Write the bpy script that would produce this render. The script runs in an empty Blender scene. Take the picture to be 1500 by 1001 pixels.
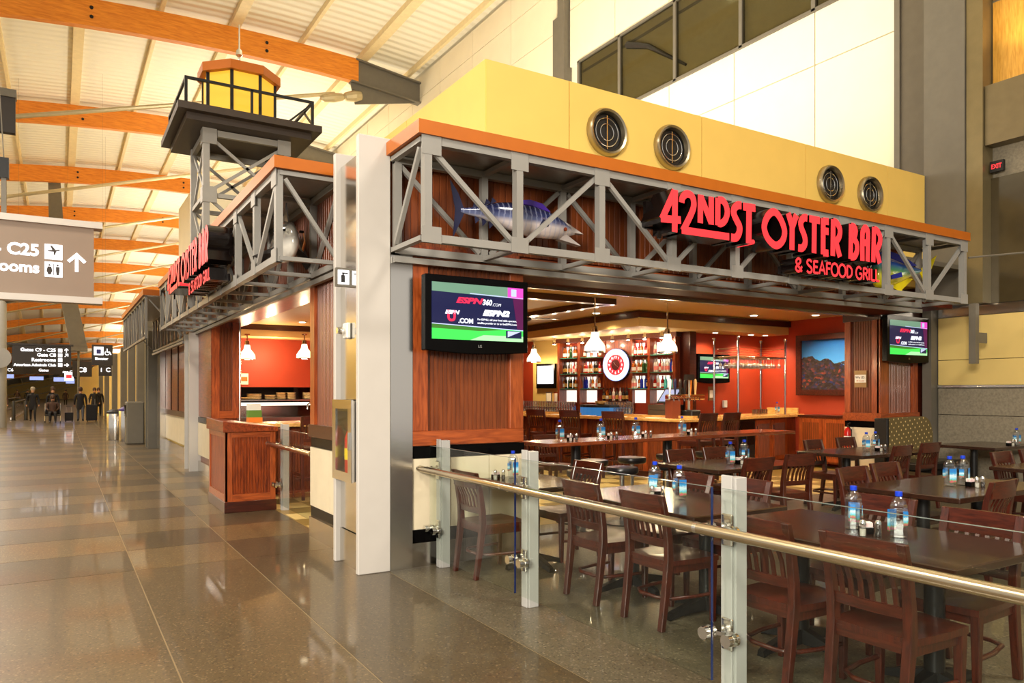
import bpy, bmesh, math, random
from mathutils import Vector, Matrix
random.seed(7)
sc = bpy.context.scene
COL = sc.collection
PI = math.pi

# ---------------------------------------------------------------- camera
cam_d = bpy.data.cameras.new('camera')
cam = bpy.data.objects.new('camera', cam_d); COL.objects.link(cam)
cam.location = (0, 0, 1.55)
cam.rotation_euler = (PI/2, 0, -math.radians(31.336))
cam_d.sensor_width = 36.0
cam_d.lens = 36.0*1089/1500
cam_d.shift_y = (574-500.5)/1500
cam_d.clip_end = 600
sc.camera = cam

# ---------------------------------------------------------------- world, exposure
w = bpy.data.worlds.new('hall_light'); sc.world = w; w.use_nodes = True
bg = w.node_tree.nodes['Background']
bg.inputs['Color'].default_value = (1.0, 0.93, 0.84, 1)
bg.inputs['Strength'].default_value = 0.55
sc.view_settings.view_transform = 'Standard'
sc.view_settings.look = 'None'
sc.view_settings.gamma = 1
sc.view_settings.use_curve_mapping = False
sc.view_settings.exposure = 0.16
try:
    sc.cycles.use_denoising = True
    sc.cycles.max_bounces = 10
    sc.cycles.transparent_max_bounces = 16
    sc.cycles.caustics_reflective = False
    sc.cycles.caustics_refractive = False
    sc.cycles.sample_clamp_indirect = 6.0
except Exception:
    pass

WARM = (1.0, 0.78, 0.50)
def area(name, loc, size, power, color=WARM, rot=(0, 0, 0), size_y=None, spread=PI):
    d = bpy.data.lights.new(name, 'AREA'); d.energy = power; d.color = color
    d.size = size; d.spread = spread
    if size_y: d.shape = 'RECTANGLE'; d.size_y = size_y
    o = bpy.data.objects.new(name, d); COL.objects.link(o); o.location = loc; o.rotation_euler = rot
    return o
def point(name, loc, power, color=WARM, r=0.05):
    d = bpy.data.lights.new(name, 'POINT'); d.energy = power; d.color = color; d.shadow_soft_size = r
    o = bpy.data.objects.new(name, d); COL.objects.link(o); o.location = loc
    return o
def spot(name, loc, power, angle=1.6, color=WARM, r=0.05, rot=(0, 0, 0), blend=0.6):
    d = bpy.data.lights.new(name, 'SPOT'); d.energy = power; d.color = color; d.shadow_soft_size = r
    d.spot_size = angle; d.spot_blend = blend
    o = bpy.data.objects.new(name, d); COL.objects.link(o); o.location = loc; o.rotation_euler = rot
    return o
# hall lamps hung under the roof, one row over the concourse, one over the seating side
HALL = (1, .91, .78)
for k in range(5):
    area('hall_lamp_or_key', (-4.5, -6+k*14, 10.8), 2.2, 1250, HALL, (0, 0.25, 0))
area('hall_lamp_or_key', (6.5, -2.0, 10.8), 2.2, 1000, HALL, (-.2, 0, 0))
area('hall_lamp_or_key', (-6.5, -3.5, 4.6), 2.4, 1900, HALL, (math.radians(82), 0, math.radians(-50)))  # added low key light, unseen, brightening the storefront from the camera side
# uplights on the roof of the low shops, washing the timber roof and the cream wall
for k in range(7):
    area('roof_uplight', (8.0, 14+k*22, 5.6), 3.0, 1350 if k < 4 else 1000, (1, .90, .73), (PI, 0.2, 0), 12)
for k in range(5):
    area('roof_uplight', (-12, 18+k*24, 6.0), 2.0, 1450, (1, .90, .73), (PI, -0.5, 0), 12)

# ---------------------------------------------------------------- helpers
def C(r, g, b):
    f = lambda c: (c/255/12.92) if c/255 <= 0.04045 else ((c/255+0.055)/1.055)**2.4
    return (f(r), f(g), f(b), 1)

class MB:
    def __init__(s): s.v = []; s.f = []; s.m = []
    def add(s, vs, fs, mi=0):
        n = len(s.v); s.v += [Vector(p) for p in vs]
        for f in fs: s.f.append(tuple(i+n for i in f)); s.m.append(mi)
        return s
    def box(s, x0, x1, y0, y1, z0, z1, mi=0):
        vs = [(x0,y0,z0),(x1,y0,z0),(x1,y1,z0),(x0,y1,z0),(x0,y0,z1),(x1,y0,z1),(x1,y1,z1),(x0,y1,z1)]
        return s.add(vs, [(3,2,1,0),(4,5,6,7),(0,1,5,4),(1,2,6,5),(2,3,7,6),(3,0,4,7)], mi)
    def bar(s, p, q, wd, h, up=(0, 0, 1), mi=0):
        p = Vector(p); q = Vector(q); d = (q-p).normalized(); up = Vector(up)
        if abs(d.dot(up)) > .99: up = Vector((1, 0, 0)) if abs(d.x) < .9 else Vector((0, 1, 0))
        a = d.cross(up).normalized()*wd/2; b = a.cross(d).normalized()*h/2
        vs = [e+sx*a+sy*b for e in (p, q) for sx, sy in ((-1,-1),(1,-1),(1,1),(-1,1))]
        return s.add(vs, [(0,1,2,3),(7,6,5,4),(0,4,5,1),(1,5,6,2),(2,6,7,3),(3,7,4,0)], mi)
    def tube(s, pts, r, n=8, closed=False, mi=0):
        pts = [Vector(p) for p in pts]; N = len(pts); rs = r if isinstance(r, (list, tuple)) else [r]*N
        rings = []; ref = None
        for i, p in enumerate(pts):
            a = pts[(i-1) % N] if (i > 0 or closed) else p
            b = pts[(i+1) % N] if (i < N-1 or closed) else p
            t = (b-a).normalized()
            if ref is None: ref = Vector((0, 0, 1)) if abs(t.z) < .9 else Vector((1, 0, 0))
            u = t.cross(ref).normalized(); vv = u.cross(t).normalized(); ref = vv
            rings.append([p+rs[i]*(math.cos(2*PI*k/n)*u+math.sin(2*PI*k/n)*vv) for k in range(n)])
        vs = [x for R in rings for x in R]; fs = []
        M = N if closed else N-1
        for i in range(M):
            j = (i+1) % N
            for k in range(n): fs.append((i*n+k, i*n+(k+1) % n, j*n+(k+1) % n, j*n+k))
        if not closed:
            fs.append(tuple(reversed(range(n)))); fs.append(tuple((N-1)*n+k for k in range(n)))
        return s.add(vs, fs, mi)
    def lathe(s, prof, n=16, c=(0, 0, 0), ax='z', mi=0, a0=0.0, caps=True):
        vs = []; fs = []; c = Vector(c)
        for r, h in prof:
            for k in range(n):
                a = 2*PI*k/n+a0; x, y = r*math.cos(a), r*math.sin(a)
                vs.append(c+Vector({'z': (x, y, h), 'y': (x, h, y), 'x': (h, x, y)}[ax]))
        for i in range(len(prof)-1):
            for k in range(n): fs.append((i*n+k, i*n+(k+1) % n, (i+1)*n+(k+1) % n, (i+1)*n+k))
        if caps: fs.append(tuple(reversed(range(n)))); fs.append(tuple((len(prof)-1)*n+k for k in range(n)))
        return s.add(vs, fs, mi)
    def prism(s, pts, off, mi=0):
        off = Vector(off); pts = [Vector(p) for p in pts]; n = len(pts)
        fs = [tuple(range(n)), tuple(reversed(range(n, 2*n)))]+[(i, (i+1) % n, n+(i+1) % n, n+i) for i in range(n)]
        return s.add(pts+[p+off for p in pts], fs, mi)
    def loft(s, rings, mi=0, caps=True):
        n = len(rings[0]); vs = [x for R in rings for x in R]; fs = []
        for i in range(len(rings)-1):
            for k in range(n): fs.append((i*n+k, i*n+(k+1) % n, (i+1)*n+(k+1) % n, (i+1)*n+k))
        if caps: fs.append(tuple(reversed(range(n)))); fs.append(tuple((len(rings)-1)*n+k for k in range(n)))
        return s.add(vs, fs, mi)
    def xf(s, M):
        s.v = [M @ p for p in s.v]; return s
    def mesh(s, name, mats, smooth=0, bevel=0, seg=1):
        me = bpy.data.meshes.new(name)
        me.from_pydata([tuple(p) for p in s.v], [], s.f)
        if any(s.m): me.polygons.foreach_set('material_index', s.m)
        bm = bmesh.new(); bm.from_mesh(me)
        bmesh.ops.recalc_face_normals(bm, faces=bm.faces)
        if bevel:
            bmesh.ops.bevel(bm, geom=list(bm.edges), offset=bevel, segments=seg, affect='EDGES', clamp_overlap=True)
        bm.to_mesh(me); bm.free()
        for m in (mats if isinstance(mats, (list, tuple)) else [mats]): me.materials.append(m)
        if smooth:
            me.polygons.foreach_set('use_smooth', [True]*len(me.polygons))
            me.set_sharp_from_angle(angle=math.radians(smooth if smooth > 1 else 40))
        return me
    def build(s, name, mats, parent=None, smooth=0, bevel=0, seg=1):
        if parent is not None:
            o = parent; off = Vector((0, 0, 0))
            while o is not None: off += o.location; o = o.parent
            s.v = [p-off for p in s.v]
        o = bpy.data.objects.new(name, s.mesh(name, mats, smooth, bevel, seg)); COL.objects.link(o); o.parent = parent
        return o
    def thing(s, name, mats, label, cat, group=None, base=None, **k):
        if base is None:
            lo = [min(p[i] for p in s.v) for i in range(3)]; hi = [max(p[i] for p in s.v) for i in range(3)]
            base = ((lo[0]+hi[0])/2, (lo[1]+hi[1])/2, lo[2])
        s.v = [p-Vector(base) for p in s.v]
        o = bpy.data.objects.new(name, s.mesh(name, mats, **k)); COL.objects.link(o); o.location = base
        return tag(o, label, cat, group)

def tag(o, label=None, cat=None, group=None, kind=None):
    if label: o['label'] = label
    if cat: o['category'] = cat
    if group: o['group'] = group
    if kind: o['kind'] = kind
    return o
def empty(name, loc, label=None, cat=None, group=None, kind=None):
    o = bpy.data.objects.new(name, None); COL.objects.link(o); o.location = loc; o.empty_display_size = .1
    return tag(o, label, cat, group, kind)
def struct(mb, name, mats, parent=None, **k):
    o = mb.build(name, mats, parent, **k)
    if parent is None: o['kind'] = 'structure'
    return o
def share(name, me, parent, loc=(0, 0, 0), rotz=0.0):
    o = bpy.data.objects.new(name, me); COL.objects.link(o); o.parent = parent; o.location = loc; o.rotation_euler = (0, 0, rotz)
    return o
def dup(root, loc, rotz=0, label=None, group=None, scale=None):
    r = root.copy(); COL.objects.link(r); r.location = loc; r.rotation_euler = (0, 0, rotz)
    if scale: r.scale = scale
    if label: r['label'] = label
    if group: r['group'] = group
    for ch in list(root.children):
        c = ch.copy(); COL.objects.link(c); c.parent = r
        for g in ch.children:
            d = g.copy(); COL.objects.link(d); d.parent = c
    return r
def place(root, loc, rotz=0):
    root.location = loc; root.rotation_euler = (0, 0, rotz); return root

# text as mesh: returns (verts-in-XZ facing -Y) MB
def text(st, size, align='LEFT', bold=0.0, depth=0.0, shear=0.0, sx=1.0):
    cu = bpy.data.curves.new('t', 'FONT'); cu.body = st; cu.size = size; cu.align_x = align
    cu.offset = bold; cu.extrude = depth; cu.shear = shear; cu.resolution_u = 3
    o = bpy.data.objects.new('t', cu); COL.objects.link(o)
    dg = bpy.context.evaluated_depsgraph_get()
    me = bpy.data.meshes.new_from_object(o.evaluated_get(dg))
    mb = MB(); mb.v = [Vector((v.co.x*sx, -v.co.z, v.co.y)) for v in me.vertices]
    mb.f = [tuple(p.vertices) for p in me.polygons]; mb.m = [0]*len(mb.f)
    bpy.data.objects.remove(o); bpy.data.curves.remove(cu); bpy.data.meshes.remove(me)
    return mb
def moved(mb, loc=(0, 0, 0), rz=0.0, rx=0.0):
    return mb.xf(Matrix.Translation(loc) @ Matrix.Rotation(rz, 4, 'Z') @ Matrix.Rotation(rx, 4, 'X'))

# stroke letters: list of polylines in (u, z); returns prism MB of width t, extruded in +Y by dep (face at y=0)
def stroke(polys, t, dep, mi_face=0, mi_side=1, y0=0.0):
    mb = MB()
    def cat(pl):
        if len(pl) < 5: return pl
        cl = pl[0] == pl[-1]; m = len(pl); out = []
        g = lambda i: pl[i % (m-1)] if cl else pl[max(0, min(m-1, i))]
        for i in range(m-1):
            p0, p1, p2, p3 = g(i-1), g(i), g(i+1), g(i+2)
            for k in range(4):
                t_ = k/4; out.append(tuple(.5*(2*p1[j]+(p2[j]-p0[j])*t_+(2*p0[j]-5*p1[j]+4*p2[j]-p3[j])*t_**2+(3*p1[j]-p0[j]-3*p2[j]+p3[j])*t_**3) for j in (0, 1)))
        return out+[pl[-1]]
    polys = [cat(pl) for pl in polys]
    for li, pl in enumerate(polys):
        P = [Vector((a, b)) for a, b in pl]; n = len(P); closed = (P[0]-P[-1]).length < 1e-4 and n > 3
        if closed: P = P[:-1]; n -= 1
        Lp = []; Rp = []
        for i in range(n):
            a = P[(i-1) % n] if (i > 0 or closed) else None; b = P[(i+1) % n] if (i < n-1 or closed) else None
            d1 = (P[i]-a).normalized() if a is not None else None; d2 = (b-P[i]).normalized() if b is not None else None
            d1 = d1 or d2; d2 = d2 or d1
            n1 = Vector((-d1.y, d1.x)); n2 = Vector((-d2.y, d2.x)); mm = (n1+n2)
            mm = mm.normalized() if mm.length > 1e-6 else n1
            k = min(1.6, 1/max(.3, mm.dot(n1)))
            Lp.append(P[i]+mm*t/2*k); Rp.append(P[i]-mm*t/2*k)
        yf = y0-0.0006*li
        M = n if closed else n-1
        for i in range(M):
            j = (i+1) % n
            q = [Lp[i], Lp[j], Rp[j], Rp[i]]
            vs = [(p.x, yf, p.y) for p in q]+[(p.x, y0+dep, p.y) for p in q]
            mb.add(vs, [(0, 3, 2, 1)], mi_face)
            fs = [(0, 1, 5, 4), (2, 3, 7, 6), (4, 5, 6, 7)]
            if not closed and i == 0: fs.append((3, 0, 4, 7))
            if not closed and i == M-1: fs.append((1, 2, 6, 5))
            mb.add(vs, fs, mi_side)
    return mb

# ---------------------------------------------------------------- materials
MATS = {}
def nt(name):
    m = bpy.data.materials.new(name); m.use_nodes = True; MATS[name] = m
    return m, m.node_tree.nodes, m.node_tree.links, m.node_tree.nodes['Principled BSDF']
def mat(name, col, rough=.5, metal=0.0, var=0.06, scale=6.0, stretch=(1, 1, 1), coat=0.0, bump=0.0, spec=.5, emit=None, es=0.0, alpha=1, trans=0.0, ior=1.45):
    m, N, L, b = nt(name)
    b.inputs['Roughness'].default_value = rough; b.inputs['Metallic'].default_value = metal
    b.inputs['Coat Weight'].default_value = coat; b.inputs['Coat Roughness'].default_value = .08
    b.inputs['Specular IOR Level'].default_value = spec
    b.inputs['Transmission Weight'].default_value = trans; b.inputs['IOR'].default_value = ior
    tc = N.new('ShaderNodeTexCoord'); mp = N.new('ShaderNodeMapping'); no = N.new('ShaderNodeTexNoise')
    mp.inputs['Scale'].default_value = stretch; no.inputs['Scale'].default_value = scale; no.inputs['Detail'].default_value = 4
    L.new(tc.outputs['Object'], mp.inputs['Vector']); L.new(mp.outputs['Vector'], no.inputs['Vector'])
    cr = N.new('ShaderNodeValToRGB'); cr.color_ramp.elements[0].position = .3; cr.color_ramp.elements[1].position = .7
    a = tuple(max(0, c*(1-var)) for c in col[:3])+(1,); d = tuple(min(1, c*(1+var)) for c in col[:3])+(1,)
    cr.color_ramp.elements[0].color = a; cr.color_ramp.elements[1].color = d
    L.new(no.outputs['Fac'], cr.inputs['Fac']); L.new(cr.outputs['Color'], b.inputs['Base Color'])
    if bump:
        bp = N.new('ShaderNodeBump'); bp.inputs['Strength'].default_value = bump; bp.inputs['Distance'].default_value = .01
        L.new(no.outputs['Fac'], bp.inputs['Height']); L.new(bp.outputs['Normal'], b.inputs['Normal'])
    if emit:
        b.inputs['Emission Color'].default_value = emit if len(emit) == 4 else emit+(1,); b.inputs['Emission Strength'].default_value = es
    return m
def wood(name, dark, light, grain='z', rough=.32, coat=.25, scale=3.0, fine=1.0):
    m, N, L, b = nt(name)
    b.inputs['Roughness'].default_value = rough; b.inputs['Coat Weight'].default_value = coat; b.inputs['Coat Roughness'].default_value = .12
    tc = N.new('ShaderNodeTexCoord'); mp = N.new('ShaderNodeMapping'); no = N.new('ShaderNodeTexNoise')
    s = {'x': (.12, 1, 1), 'y': (1, .12, 1), 'z': (1, 1, .12)}[grain]
    mp.inputs['Scale'].default_value = tuple(12*fine*k for k in s)
    no.inputs['Scale'].default_value = scale; no.inputs['Detail'].default_value = 6; no.inputs['Distortion'].default_value = .6
    L.new(tc.outputs['Object'], mp.inputs['Vector']); L.new(mp.outputs['Vector'], no.inputs['Vector'])
    cr = N.new('ShaderNodeValToRGB'); cr.color_ramp.elements[0].position = .32; cr.color_ramp.elements[1].position = .68
    cr.color_ramp.elements[0].color = dark; cr.color_ramp.elements[1].color = light
    L.new(no.outputs['Fac'], cr.inputs['Fac']); L.new(cr.outputs['Color'], b.inputs['Base Color'])
    return m
def emis(name, col, strength):
    m, N, L, b = nt(name); b.inputs['Base Color'].default_value = tuple(c*.3 for c in col[:3])+(1,); b.inputs['Roughness'].default_value = .4
    b.inputs['Emission Color'].default_value = tuple(col[:3])+(1,); b.inputs['Emission Strength'].default_value = strength
    return m
def pane(name, tint=(.93, .96, .94), refl=1.0, rough=.0, base=.014):
    m = bpy.data.materials.new(name); m.use_nodes = True; MATS[name] = m
    N = m.node_tree.nodes; L = m.node_tree.links; N.clear()
    out = N.new('ShaderNodeOutputMaterial'); mx = N.new('ShaderNodeMixShader'); t = N.new('ShaderNodeBsdfTransparent'); g = N.new('ShaderNodeBsdfGlossy')
    t.inputs['Color'].default_value = tint+(1,); g.inputs['Roughness'].default_value = rough; g.inputs['Color'].default_value = (refl, refl, refl, 1)
    lw = N.new('ShaderNodeLayerWeight'); pw_ = N.new('ShaderNodeMath'); pw_.operation = 'POWER'; pw_.inputs[1].default_value = 4.0
    ma = N.new('ShaderNodeMath'); ma.operation = 'MULTIPLY_ADD'; ma.inputs[1].default_value = .45; ma.inputs[2].default_value = base
    L.new(lw.outputs['Facing'], pw_.inputs[0]); L.new(pw_.outputs[0], ma.inputs[0]); L.new(ma.outputs[0], mx.inputs['Fac']); L.new(t.outputs['BSDF'], mx.inputs[1]); L.new(g.outputs['BSDF'], mx.inputs[2]); L.new(mx.outputs['Shader'], out.inputs['Surface'])
    return m
def brushed(name, col, rough=.28, axis='z'):
    m, N, L, b = nt(name); b.inputs['Metallic'].default_value = 1; b.inputs['Base Color'].default_value = col
    tc = N.new('ShaderNodeTexCoord'); mp = N.new('ShaderNodeMapping'); no = N.new('ShaderNodeTexNoise')
    mp.inputs['Scale'].default_value = {'z': (1, 1, 90), 'x': (2, 90, 90)}[axis]; no.inputs['Scale'].default_value = 4; no.inputs['Detail'].default_value = 3
    L.new(tc.outputs['Object'], mp.inputs['Vector']); L.new(mp.outputs['Vector'], no.inputs['Vector'])
    mr = N.new('ShaderNodeMapRange'); mr.inputs['To Min'].default_value = rough-.06; mr.inputs['To Max'].default_value = rough+.08
    L.new(no.outputs['Fac'], mr.inputs['Value']); L.new(mr.outputs['Result'], b.inputs['Roughness'])
    return m
def terrazzo(name, base, dark, light, rough=.42):
    m, N, L, b = nt(name); b.inputs['Coat Weight'].default_value = .35; b.inputs['Coat Roughness'].default_value = .05
    b.inputs['Roughness'].default_value = rough
    tc = N.new('ShaderNodeTexCoord'); vo = N.new('ShaderNodeTexVoronoi'); vo.inputs['Scale'].default_value = 95
    no = N.new('ShaderNodeTexNoise'); no.inputs['Scale'].default_value = .8; no.inputs['Detail'].default_value = 3
    geo = N.new('ShaderNodeNewGeometry')
    L.new(geo.outputs['Position'], vo.inputs['Vector']); L.new(geo.outputs['Position'], no.inputs['Vector'])
    cr = N.new('ShaderNodeValToRGB'); e = cr.color_ramp.elements; e[0].position = 0; e[0].color = dark; e[1].position = 1; e[1].color = light
    k = e.new(.3); k.color = base; k = e.new(.75); k.color = base
    L.new(vo.outputs['Color'], cr.inputs['Fac'])
    mx = N.new('ShaderNodeMixRGB'); mx.blend_type = 'MULTIPLY'; mx.inputs['Fac'].default_value = .35
    L.new(cr.outputs['Color'], mx.inputs['Color1']); L.new(no.outputs['Fac'], mx.inputs['Color2']); L.new(mx.outputs['Color'], b.inputs['Base Color'])
    wv = N.new('ShaderNodeTexNoise'); wv.inputs['Scale'].default_value = 1.3; L.new(geo.outputs['Position'], wv.inputs['Vector'])
    bp = N.new('ShaderNodeBump'); bp.inputs['Strength'].default_value = .05; bp.inputs['Distance'].default_value = .02
    L.new(wv.outputs['Fac'], bp.inputs['Height']); L.new(bp.outputs['Normal'], b.inputs['Normal']); L.new(bp.outputs['Normal'], b.inputs['Coat Normal'])
    return m

M_TER_L = terrazzo('terrazzo_tan', C(106,86,54), C(48,38,24), C(164,142,100))
M_TER_D = terrazzo('terrazzo_olive', C(78,65,43), C(34,28,19), C(126,108,78))
M_TER_M = terrazzo('terrazzo_mid', C(90,74,47), C(40,32,21), C(142,122,86))
M_TER_G = terrazzo('terrazzo_grey', C(98,88,68), C(44,38,30), C(150,138,112))
M_TILE_L = mat('tile_cream', C(206,182,122), .3, var=.12, scale=9)
M_TILE_D = mat('tile_olive', C(128,106,52), .3, var=.15, scale=9)
M_CHERRY = wood('cherry_wood', C(92,34,12), C(150,66,24), 'z')
M_CHERRY_X = wood('cherry_wood_cross', C(92,34,12), C(150,66,24), 'x')
M_CHERRY_Y = wood('cherry_wood_long', C(92,34,12), C(150,66,24), 'y')
M_TRIMWOOD = wood('light_cherry_trim', C(126,54,20), C(176,86,38), 'z')
M_TRIMWOOD_X = wood('light_cherry_trim_cross', C(126,54,20), C(176,86,38), 'x')
M_BEAD = wood('beadboard_wood', C(104,48,18), C(130,64,26), 'z', rough=.38, fine=.6)
M_HEADER = wood('matte_mahogany_header', C(60,18,7), C(88,30,12), 'x', rough=.6, coat=0.0)
M_HEADER.node_tree.nodes['Principled BSDF'].inputs['Specular IOR Level'].default_value = .1
M_DARKWOOD = wood('dark_mahogany', C(46,16,8), C(74,28,14), 'x')
M_CHAIR = wood('chair_mahogany', C(50,16,7), C(78,29,14), 'z', rough=.3, coat=.2, fine=2.0)
M_CHAIR_X = wood('chair_mahogany_cross', C(50,16,7), C(82,31,15), 'x', rough=.3, coat=.2, fine=2.0)
M_TABLE = wood('table_dark_walnut', C(38,20,11), C(54,30,18), 'x', rough=.26, coat=.3)
M_BARTOP = wood('butcher_block_maple', C(190,140,72), C(226,180,106), 'y', rough=.25)
M_GLULAM = wood('glulam_timber', C(208,116,20), C(234,146,40), 'x', rough=.5, coat=.05, scale=1.6)
M_STEEL = mat('grey_painted_steel', C(143,140,134), .42, .0, .04)
M_STEELD = mat('dark_grey_painted_steel', C(106,100,88), .5, 0, .05)
M_POST = mat('light_grey_post_paint', C(170,168,164), .4, 0, .02)
M_WINE = pane('sparkling_wine_glass', (.92, .92, .88), 1.0, .05, .5)
M_COLUMN = mat('offwhite_painted_steel', C(194,188,180), .4, 0, .02)
M_STAIN = brushed('brushed_stainless', (.76, .73, .68, 1), .17)
M_STAINX = brushed('brushed_stainless_cross', (.62, .58, .52, 1), .2, 'x')
M_CHROME = mat('polished_chrome', (.8, .78, .74, 1), .08, 1.0, .02)
M_RAIL = mat('satin_brass_rail', (.62, .52, .36, 1), .22, 1.0, .03)
M_FASCIA = mat('copper_orange_fascia', C(182,98,22), .4, .1, .04)
M_YELLOW = mat('yellow_panel', C(238,200,104), .55, 0, .03, 2)
M_YELLOWW = mat('yellow_wall_paint', C(222,192,116), .7, 0, .03, 2)
M_CREAM = mat('cream_panel', C(236,226,200), .6, 0, .02, 2)
M_ROOF = None
M_RED = mat('terracotta_red_paint', C(158,54,26), .6, 0, .06, 1.5)
M_CEIL = mat('tan_ceiling_paint', C(214,176,112), .55, 0, .03, 2)
M_SOFFIT = mat('butter_soffit_paint', C(236,206,140), .55, 0, .03, 2)
M_BLACK = mat('black_gloss', C(8,7,7), .2, 0, .1, spec=.12)
M_BLACKM = mat('black_matte', C(24,22,21), .5, 0, .1)
M_IRON = mat('black_iron', C(30,29,28), .35, .3, .1)
M_VINYL = mat('black_vinyl', C(26,24,24), .3, 0, .1)
M_DARKBR = mat('dark_brown_metal', C(62,52,44), .5, .2, .05)
M_WTILE = mat('cream_wall_tile', C(222,208,178), .35, 0, .05, 5)
M_STONE = mat('grey_stone', C(136,126,106), .6, 0, .2, 30, bump=.05)
M_GLASS = pane('clear_glass')
M_GLASSD = pane('smoky_glass', (.62, .60, .52), 1.0)
M_GEDGE = mat('glass_edge_blue_green', C(18,34,78), .1, 0, .1)
M_WATER = pane('clear_plastic_water', (.90, .94, .97), 1.0, .03, .16)
M_CLEAR = pane('thin_clear_glassware', (.9, .9, .86), 1.0, .02, .24)
M_BLUECAP = mat('blue_plastic_cap', C(20,60,200), .35)
M_LABEL = None
M_SALT = mat('white_salt', C(240,236,226), .7)
M_PEPPER = mat('black_pepper', C(40,34,28), .8)
M_WHITE = mat('white_plastic', C(238,234,224), .45)
M_REDLED = emis('red_sign_face', (1.0, .035, .045), 1.15)
M_BLKRET = mat('black_letter_return', C(16,10,9), .18)
M_WGLOW = emis('white_sign_glow', (1, .97, .98), 1.6)
M_AMBER = emis('amber_lantern_glass', (1.0, .55, .04), .8)
M_LAMP = emis('lamp_glow', (1, .82, .55), 14)
M_SHADE = emis('frosted_lamp_shade', (1, .80, .52), 2.6)
M_SIGNBR = mat('taupe_sign_panel', C(136,118,102), .5, 0, .02)
M_SIGNDK = mat('dark_sign_panel', C(46,38,32), .5, 0, .03)
M_SKIN = mat('skin', C(176,128,98), .6)
M_UPHOL = None
# special materials --------------------------------------------------------
def corrugated():
    m, N, L, b = nt('white_corrugated_deck'); b.inputs['Roughness'].default_value = .55
    geo = N.new('ShaderNodeNewGeometry'); sp = N.new('ShaderNodeSeparateXYZ'); L.new(geo.outputs['Position'], sp.inputs[0])
    mu = N.new('ShaderNodeMath'); mu.operation = 'MULTIPLY'; mu.inputs[1].default_value = 2*PI/.42; L.new(sp.outputs['Y'], mu.inputs[0])
    si = N.new('ShaderNodeMath'); si.operation = 'SINE'; L.new(mu.outputs[0], si.inputs[0])
    bp = N.new('ShaderNodeBump'); bp.inputs['Strength'].default_value = .55; bp.inputs['Distance'].default_value = .05
    L.new(si.outputs[0], bp.inputs['Height']); L.new(bp.outputs['Normal'], b.inputs['Normal'])
    b.inputs['Base Color'].default_value = C(232,226,206)
    return m
M_ROOF = corrugated()
def upholstery():
    m, N, L, b = nt('dotted_olive_upholstery'); b.inputs['Roughness'].default_value = .8
    tc = N.new('ShaderNodeTexCoord'); sx_ = N.new('ShaderNodeSeparateXYZ'); cb = N.new('ShaderNodeCombineXYZ'); mp = N.new('ShaderNodeMapping'); mp.inputs['Scale'].default_value = (11, 11, 11); mp.inputs['Rotation'].default_value = (0, 0, .7)
    vo = N.new('ShaderNodeTexVoronoi'); vo.voronoi_dimensions = '2D'; vo.inputs['Scale'].default_value = 1.0; vo.inputs['Randomness'].default_value = .1
    L.new(tc.outputs['Object'], sx_.inputs[0]); L.new(sx_.outputs['X'], cb.inputs['X']); L.new(sx_.outputs['Z'], cb.inputs['Y']); L.new(cb.outputs[0], mp.inputs[0]); L.new(mp.outputs[0], vo.inputs['Vector'])
    cr = N.new('ShaderNodeValToRGB'); cr.color_ramp.interpolation = 'CONSTANT'
    cr.color_ramp.elements[0].color = C(226,196,130); cr.color_ramp.elements[1].position = .15; cr.color_ramp.elements[1].color = C(104,88,50)
    L.new(vo.outputs['Distance'], cr.inputs[0]); L.new(cr.outputs[0], b.inputs['Base Color'])
    return m
M_UPHOL = upholstery()
def water_label():
    m, N, L, b = nt('printed_water_label'); b.inputs['Roughness'].default_value = .35
    tc = N.new('ShaderNodeTexCoord'); sp = N.new('ShaderNodeSeparateXYZ'); L.new(tc.outputs['Generated'], sp.inputs[0])
    no = N.new('ShaderNodeTexNoise'); no.inputs['Scale'].default_value = 7; L.new(tc.outputs['Generated'], no.inputs['Vector'])
    ad = N.new('ShaderNodeMath'); ad.operation = 'MULTIPLY_ADD'; ad.inputs[1].default_value = .35; L.new(no.outputs['Fac'], ad.inputs[0]); L.new(sp.outputs['Z'], ad.inputs[2])
    cr = N.new('ShaderNodeValToRGB'); e = cr.color_ramp.elements
    e[0].position = .18; e[0].color = C(60,110,50); e[1].position = 1.1 if False else 1.0; e[1].color = C(40,120,190)
    for p, c in ((.3, C(210,70,110)), (.36, C(120,170,90)), (.45, C(90,190,220)), (.7, C(215,236,240)), (.8, C(60,160,215))):
        k = e.new(p); k.color = c
    L.new(ad.outputs[0], cr.inputs[0]); L.new(cr.outputs[0], b.inputs['Base Color'])
    return m
M_LABEL = water_label()

# ---------------------------------------------------------------- floor
fl = struct(MB().box(-16, 16, -8, 190, -.12, -.003), 'floor', mat('zinc_divider_strip', C(132,114,82), .4))
xe = [(-16, -9.4), (-9.4, -6.1), (-6.1, -2.8), (-2.8, .56), (.56, 1.47), (1.47, 2.42)]
ye = [7.2+.93*k for k in range(36)]
n = 0
for i, (x0, x1) in enumerate(xe):
    g = .0045
    MB().box(x0+g, x1-g, -8, 7.2-g, -.03, 0).build('terrazzo_slab', M_TER_D if i == 5 else M_TER_M, fl)
    if i < 3: ys = [7.2, 20, 33.2, 60]
    else: ys = ye
    for k in range(len(ys)-1):
        MB().box(x0+g, x1-g, ys[k]+g, ys[k+1]-g, -.03, 0).build('terrazzo_slab', (M_TER_L, M_TER_D)[(i+k) % 2], fl)
    MB().box(x0+g, x1-g, ys[-1]+g, 190, -.03, 0).build('terrazzo_slab', M_TER_D, fl)
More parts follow.
